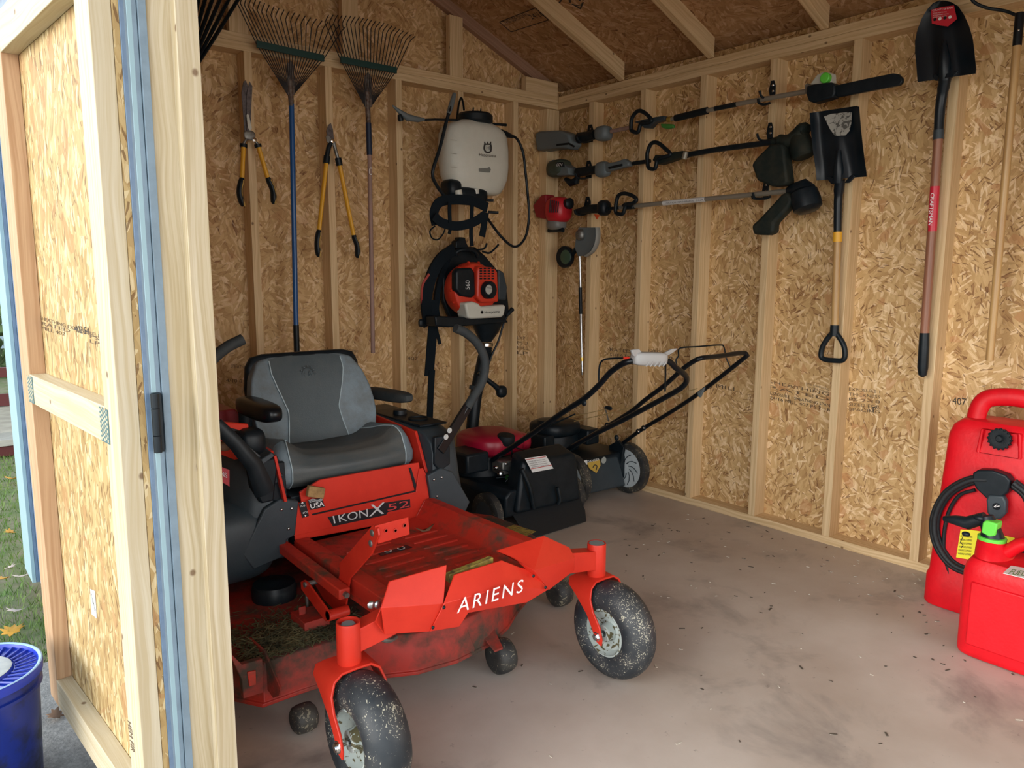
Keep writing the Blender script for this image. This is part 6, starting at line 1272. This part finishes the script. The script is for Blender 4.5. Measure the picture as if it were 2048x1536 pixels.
MB().rings([[V((fx_(.69)-.004+dx, C1+sy, z)) for sy, z in ((.075*s1, .625), (-.075*s1, .625), (-.065*s1, .735-.02), (.065*s1, .735-.02))] for dx, s1 in ((.03, 1), (-.012, 1), (-.012, .85), (.0, .82))]).build('cap_recess', can_red, can1, .004)
kc = MB(); cc = P(2003, 877, 0, fx_(.69)-.01); kc.lathe(cc, (-1, 0, .08), [(0, .034), (.012, .037), (.022, .037), (.024, .030), (.020, .014), (.030, .010), (.031, .001)], 28)
kc.build('vent_cap', black_rough, c1)
for a in range(16):
    th = 2*math.pi*a/16; c_ = cc+V((-.018, math.cos(th)*.037, math.sin(th)*.037)); MB().sell(c_, .010, .004, .004, .8, .8, 8, 6).build('cap_knurl', black_rough, c1)
Fc = fx_(.42)-.02
def LB(a, b_, o=.003):
    x = -.32
    for _ in range(3):
        z = P(a, b_, 0, x).z; x = (-.337 if z < .15 else -.332)+.08*z-o
    return P(a, b_, 0, x)
yl = MB().prism([LB(a, b_) for a, b_ in ((1921, 1059), (1943, 1060), (1990, 1067), (2029, 1076), (2027, 1096), (1985, 1105), (1944, 1120), (1912, 1115))], (.003, 0, 0)).build('yellow_label', yellow_l, c1, .0005)
for i in range(6): text('WARNING FLAMMABLE', [LB(1921-i*1, 1074+i*7, .0045), LB(1945-i*.5, 1076+i*7, .0045), LB(1945-i*.5, 1072+i*7, .0045), LB(1921-i*1, 1070+i*7, .0045)], ink, yl, 'label_lettering', .001)
text('DANGER', [LB(1994, 1078, .0045), LB(2016, 1082, .0045), LB(2016, 1078, .0045), LB(1994, 1074, .0045)], ink, yl, 'label_lettering', .001)
Hx = fx_(.45)-.035
def hz(a, b_, dx=0): return P(a, b_, 0, Hx+dx)
for off, k_ in ((0, 1.0), (-.012, .955), (.008, .90)):
    pts = []
    for (a, b_) in ((1975, 956), (1935, 958), (1890, 985), (1866, 1030), (1866, 1075), (1885, 1115), (1915, 1140), (1965, 1150), (2020, 1135), (2060, 1090), (2072, 1040), (2060, 990), (2030, 962)):
        pts.append(hz(1968+(a-1968)*k_, 1052+(b_-1052)*k_, off))
    MB().tube(catmull(pts, 6), .0098, 12).build('hose', rubber, c1)
MB().tube(catmull([hz(1950, 980, .01), hz(1920, 990, .01), hz(1899, 1020, .01), hz(1889, 1060, .01), hz(1888, 1105, .01), hz(1897, 1140, .01), hz(1912, 1178, .01), hz(1918, 1188, .01)], 5), .0085, 10, flat=(1, .8)).build('hose_tail', rubber, c1)
MB().prism([hz(1945, 946, -.02), hz(1956, 940, -.02), hz(1985, 941, -.02), hz(2012, 951, -.02), hz(2021, 962, -.02), hz(2016, 985, -.02), hz(1996, 1000, -.02), hz(1973, 998, -.02), hz(1952, 978, -.02), hz(1944, 962, -.02)], (.05, 0, 0)).build('hose_holder', black, c1, .006, seg=3)
pd = MB().prism([hz(1972, 1000, -.03), hz(1976, 990, -.03), hz(2006, 992, -.03), hz(2012, 1005, -.03), hz(2011, 1027, -.03), hz(2000, 1039, -.03), hz(1985, 1039, -.03), hz(1974, 1026, -.03)], (.03, 0, 0)).build('nozzle_latch', charcoal, c1, .006, seg=3)
MB().lathe(hz(1993, 1013, -.032), (-1, 0, 0), [(0, .013), (.001, .013), (.0012, .001)], 22).build('round_badge', black_gloss, pd); MB().tube([hz(1988, 1014, -.0345), hz(1993, 1010, -.0345), hz(1999, 1012, -.0345), hz(1990, 1014.5, -.0345)], .0016, 6).build('badge_mark', white_s, pd)
for s_ in (-1, 1): MB().lathe((-.12, C1+s_*.20, .06), (0, 1, 0), [(-.02, .03), (-.02, .058), (.02, .058), (.02, .03)], 24).build('wheel', black, c1)
c2 = thing('fuel_can', 'small red fuel can with green and black pour spout, in front of the tall can', 'fuel can', (-.55, -2.88, 0), 'red fuel cans at the right edge')
b = rbox(-2.735, -3.10, -.665, -.44, .003, .342, e=.30, rows=[(0, .93, .90), (.02, .98, .97), (.06, 1, 1), (.85, 1, 1), (.94, .97, .96), (1, .90, .86)])
cn2 = b.build('tank', can_red, c2, .006, smooth=50)
MB().prism([V((-.672, -2.775, .05)), V((-.672, -3.06, .05)), V((-.672, -3.06, .27)), V((-.672, -2.775, .27))], (.01, 0, 0)).build('raised_panel', can_red, cn2, .008, seg=3)
nk = MB(); nk.rings([[V((-.55+math.cos(a)*rx_, yc_+math.sin(a)*ry_, z)) for a in [2*math.pi*i/28 for i in range(28)]] for z, rx_, ry_, yc_ in ((.325, .095, .060, -2.805), (.350, .085, .052, -2.797), (.372, .062, .046, -2.790), (.392, .042, .042, -2.787))]).build('neck', can_red, c2)
MB().tube(catmull([V((-.55, -2.83, .355)), V((-.55, -2.875, .400)), V((-.55, -2.93, .412)), V((-.55, -3.0, .395)), V((-.55, -3.07, .34)), V((-.55, -3.09, .29))], 5), .028, 14, flat=(1, .8)).build('handle', can_red, c2)
sk3 = MB().prism([PX(2008, 1144, -.60), PX(2023, 1133, -.60), PX(2075, 1146, -.60), PX(2050, 1157, -.60)], (0, 0, .001))
def PZZ(a, b_): return PZ(a, b_, .344)
MB().prism([PZZ(2006, 1147), PZZ(2022, 1132), PZZ(2070, 1140), PZZ(2052, 1158)], (0, 0, .0015)).build('white_label', sticker_w, c2, label='white sticker with green and red print')
text('FUEL', [PZ(2016, 1148, .3464), PZ(2048, 1152, .3464), PZ(2052, 1143, .3464), PZ(2026, 1138, .3464)], green_d, c2, 'label_lettering', .0002)
sx = -.62
MB().lathe((-.55, -2.787, .390), (0, 0, 1), [(0, .043), (.012, .043), (.013, .036)], 28).build('spout_collar', green, c2)
MB().tube([V((-.55, -2.787, .398)), V((-.55, -2.782, .425)), V((-.55, -2.770, .450)), V((-.55, -2.764, .470))], [.037, .030, .026, .020], 18).build('spout_body', black, c2)
s0 = V((-.55, -2.762, .462))
MB().tube([s0, PX(1935, 1046, -.55), PX(1910, 1040, -.55), PX(1887, 1037, -.55)], [.020, .023, .017, .009], 16).build('spout', black, c2)
MB().sell(PX(1962, 1035, -.55), .024, .022, .012, .8, .8, 16, 10).build('spout_joint', black, c2)
MB().prism([PX(1962, 1065, -.585), PX(1965, 1045, -.585), PX(1972, 1041, -.585), PX(1995, 1048, -.585), PX(1990, 1072, -.585), PX(1978, 1074, -.585)], (.05, 0, 0)).build('safety_button', green, c2, .004)
MB().cyl(PX(1990, 1060, -.57), PX(1997, 1062, -.57), .006).build('button_pin', black, c2); MB().sell(PX(1932, 1068, -.565), .010, .013, .008, .8, .8, 14, 8).build('spout_cap', black, c2)
MB().tube(catmull([PX(1925, 1075, -.565), PX(1921, 1085, -.565), PX(1926, 1090, -.565), PX(1922, 1096, -.565)], 4), .0012, 6).build('cap_tether', black, c2)
# ------------------------------------------------------------------ blue bucket outside
bx = V((-3.296, -1.425, -.058)); hB = .342
bk = thing('bucket', 'blue plastic bucket with ribbed blue lid standing on the paving by the open door', 'bucket', bx)
MB().lathe(bx, (0, 0, 1), [(0, .128), (.006, .132), (hB-.055, .143), (hB-.053, .150), (hB-.045, .150), (hB-.043, .144), (hB-.012, .146)], 56).build('body', bucket_b, bk, smooth=50)
ld = MB().lathe(bx, (0, 0, 1), [(hB-.022, .148), (hB-.020, .153), (hB-.002, .154), (hB+.003, .150), (hB+.001, .144), (hB-.010, .140), (hB-.011, .090), (hB-.002, .086), (hB-.001, .001)], 56).build('lid', lid_b, bk, smooth=50)
MB().lathe(bx, (0, 0, 1), [(hB+.0032, .153), (hB+.0045, .150), (hB+.0030, .145), (hB+.002, .144)], 56, True).build('worn_rim', rim_w, ld); MB().lathe(bx, (0, 0, 1), [(hB-.0006, .086), (hB+.001, .082), (hB+.002, .02), (hB+.002, .001)], 48).build('lid_disc', M('white_scuffed_disc', (.62, .68, .70), .5, col2=(.45, .52, .58), nscale=16), ld)
for a in range(36):
    th = 2*math.pi*a/36; d0 = V((math.cos(th), math.sin(th), 0)); d1 = V((math.cos(th+.09), math.sin(th+.09), 0))
    MB().tube([bx+d0*.092+V((0, 0, hB-.008)), bx+d1*.139+V((0, 0, hB-.006))], .0028, 6).build('lid_rib', lid_b, ld)
e_ = bx+V((.10, .115, hB-.03)); MB().sell(e_+V((.02, .01, .01)), .016, .012, .010, .8, .8, 14, 8).build('handle_ear', black, bk)
# ------------------------------------------------------------------ small debris on the floor: uncountable
db = MB(); rg = random.Random(5)
for i in range(260):
    y = -1.2-rg.random()*2.2; x = -.05-abs(rg.gauss(0, .5)) if i % 2 else -.1-rg.random()*2.4
    if x < -2.4: continue
    s_ = .0018+rg.random()*.0035; c_ = V((x, y, .001)); a = rg.random()*6.28; d_ = V((math.cos(a), math.sin(a), 0))
    db.obox(c_, d_*s_*(1+rg.random()*1.5), V((-d_.y, d_.x, 0))*s_*.6, V((0, 0, .0008)))
tag(db.build('floor_debris', leaf_b if False else M('specks', (.10, .08, .06), .9, col2=(.55, .50, .42), nscale=3, lo=.49, hi=.51), None, smooth=0, loc=(-.6, -2.0, 0)), 'tiny dark and pale crumbs scattered over the dusty floor', 'debris', kind='stuff')
small_leaf(PZ(1652, 1097, .002), .012, leaf_b, 'dry_leaf', 'small dark dry leaf on the floor near the foot of the right wall')
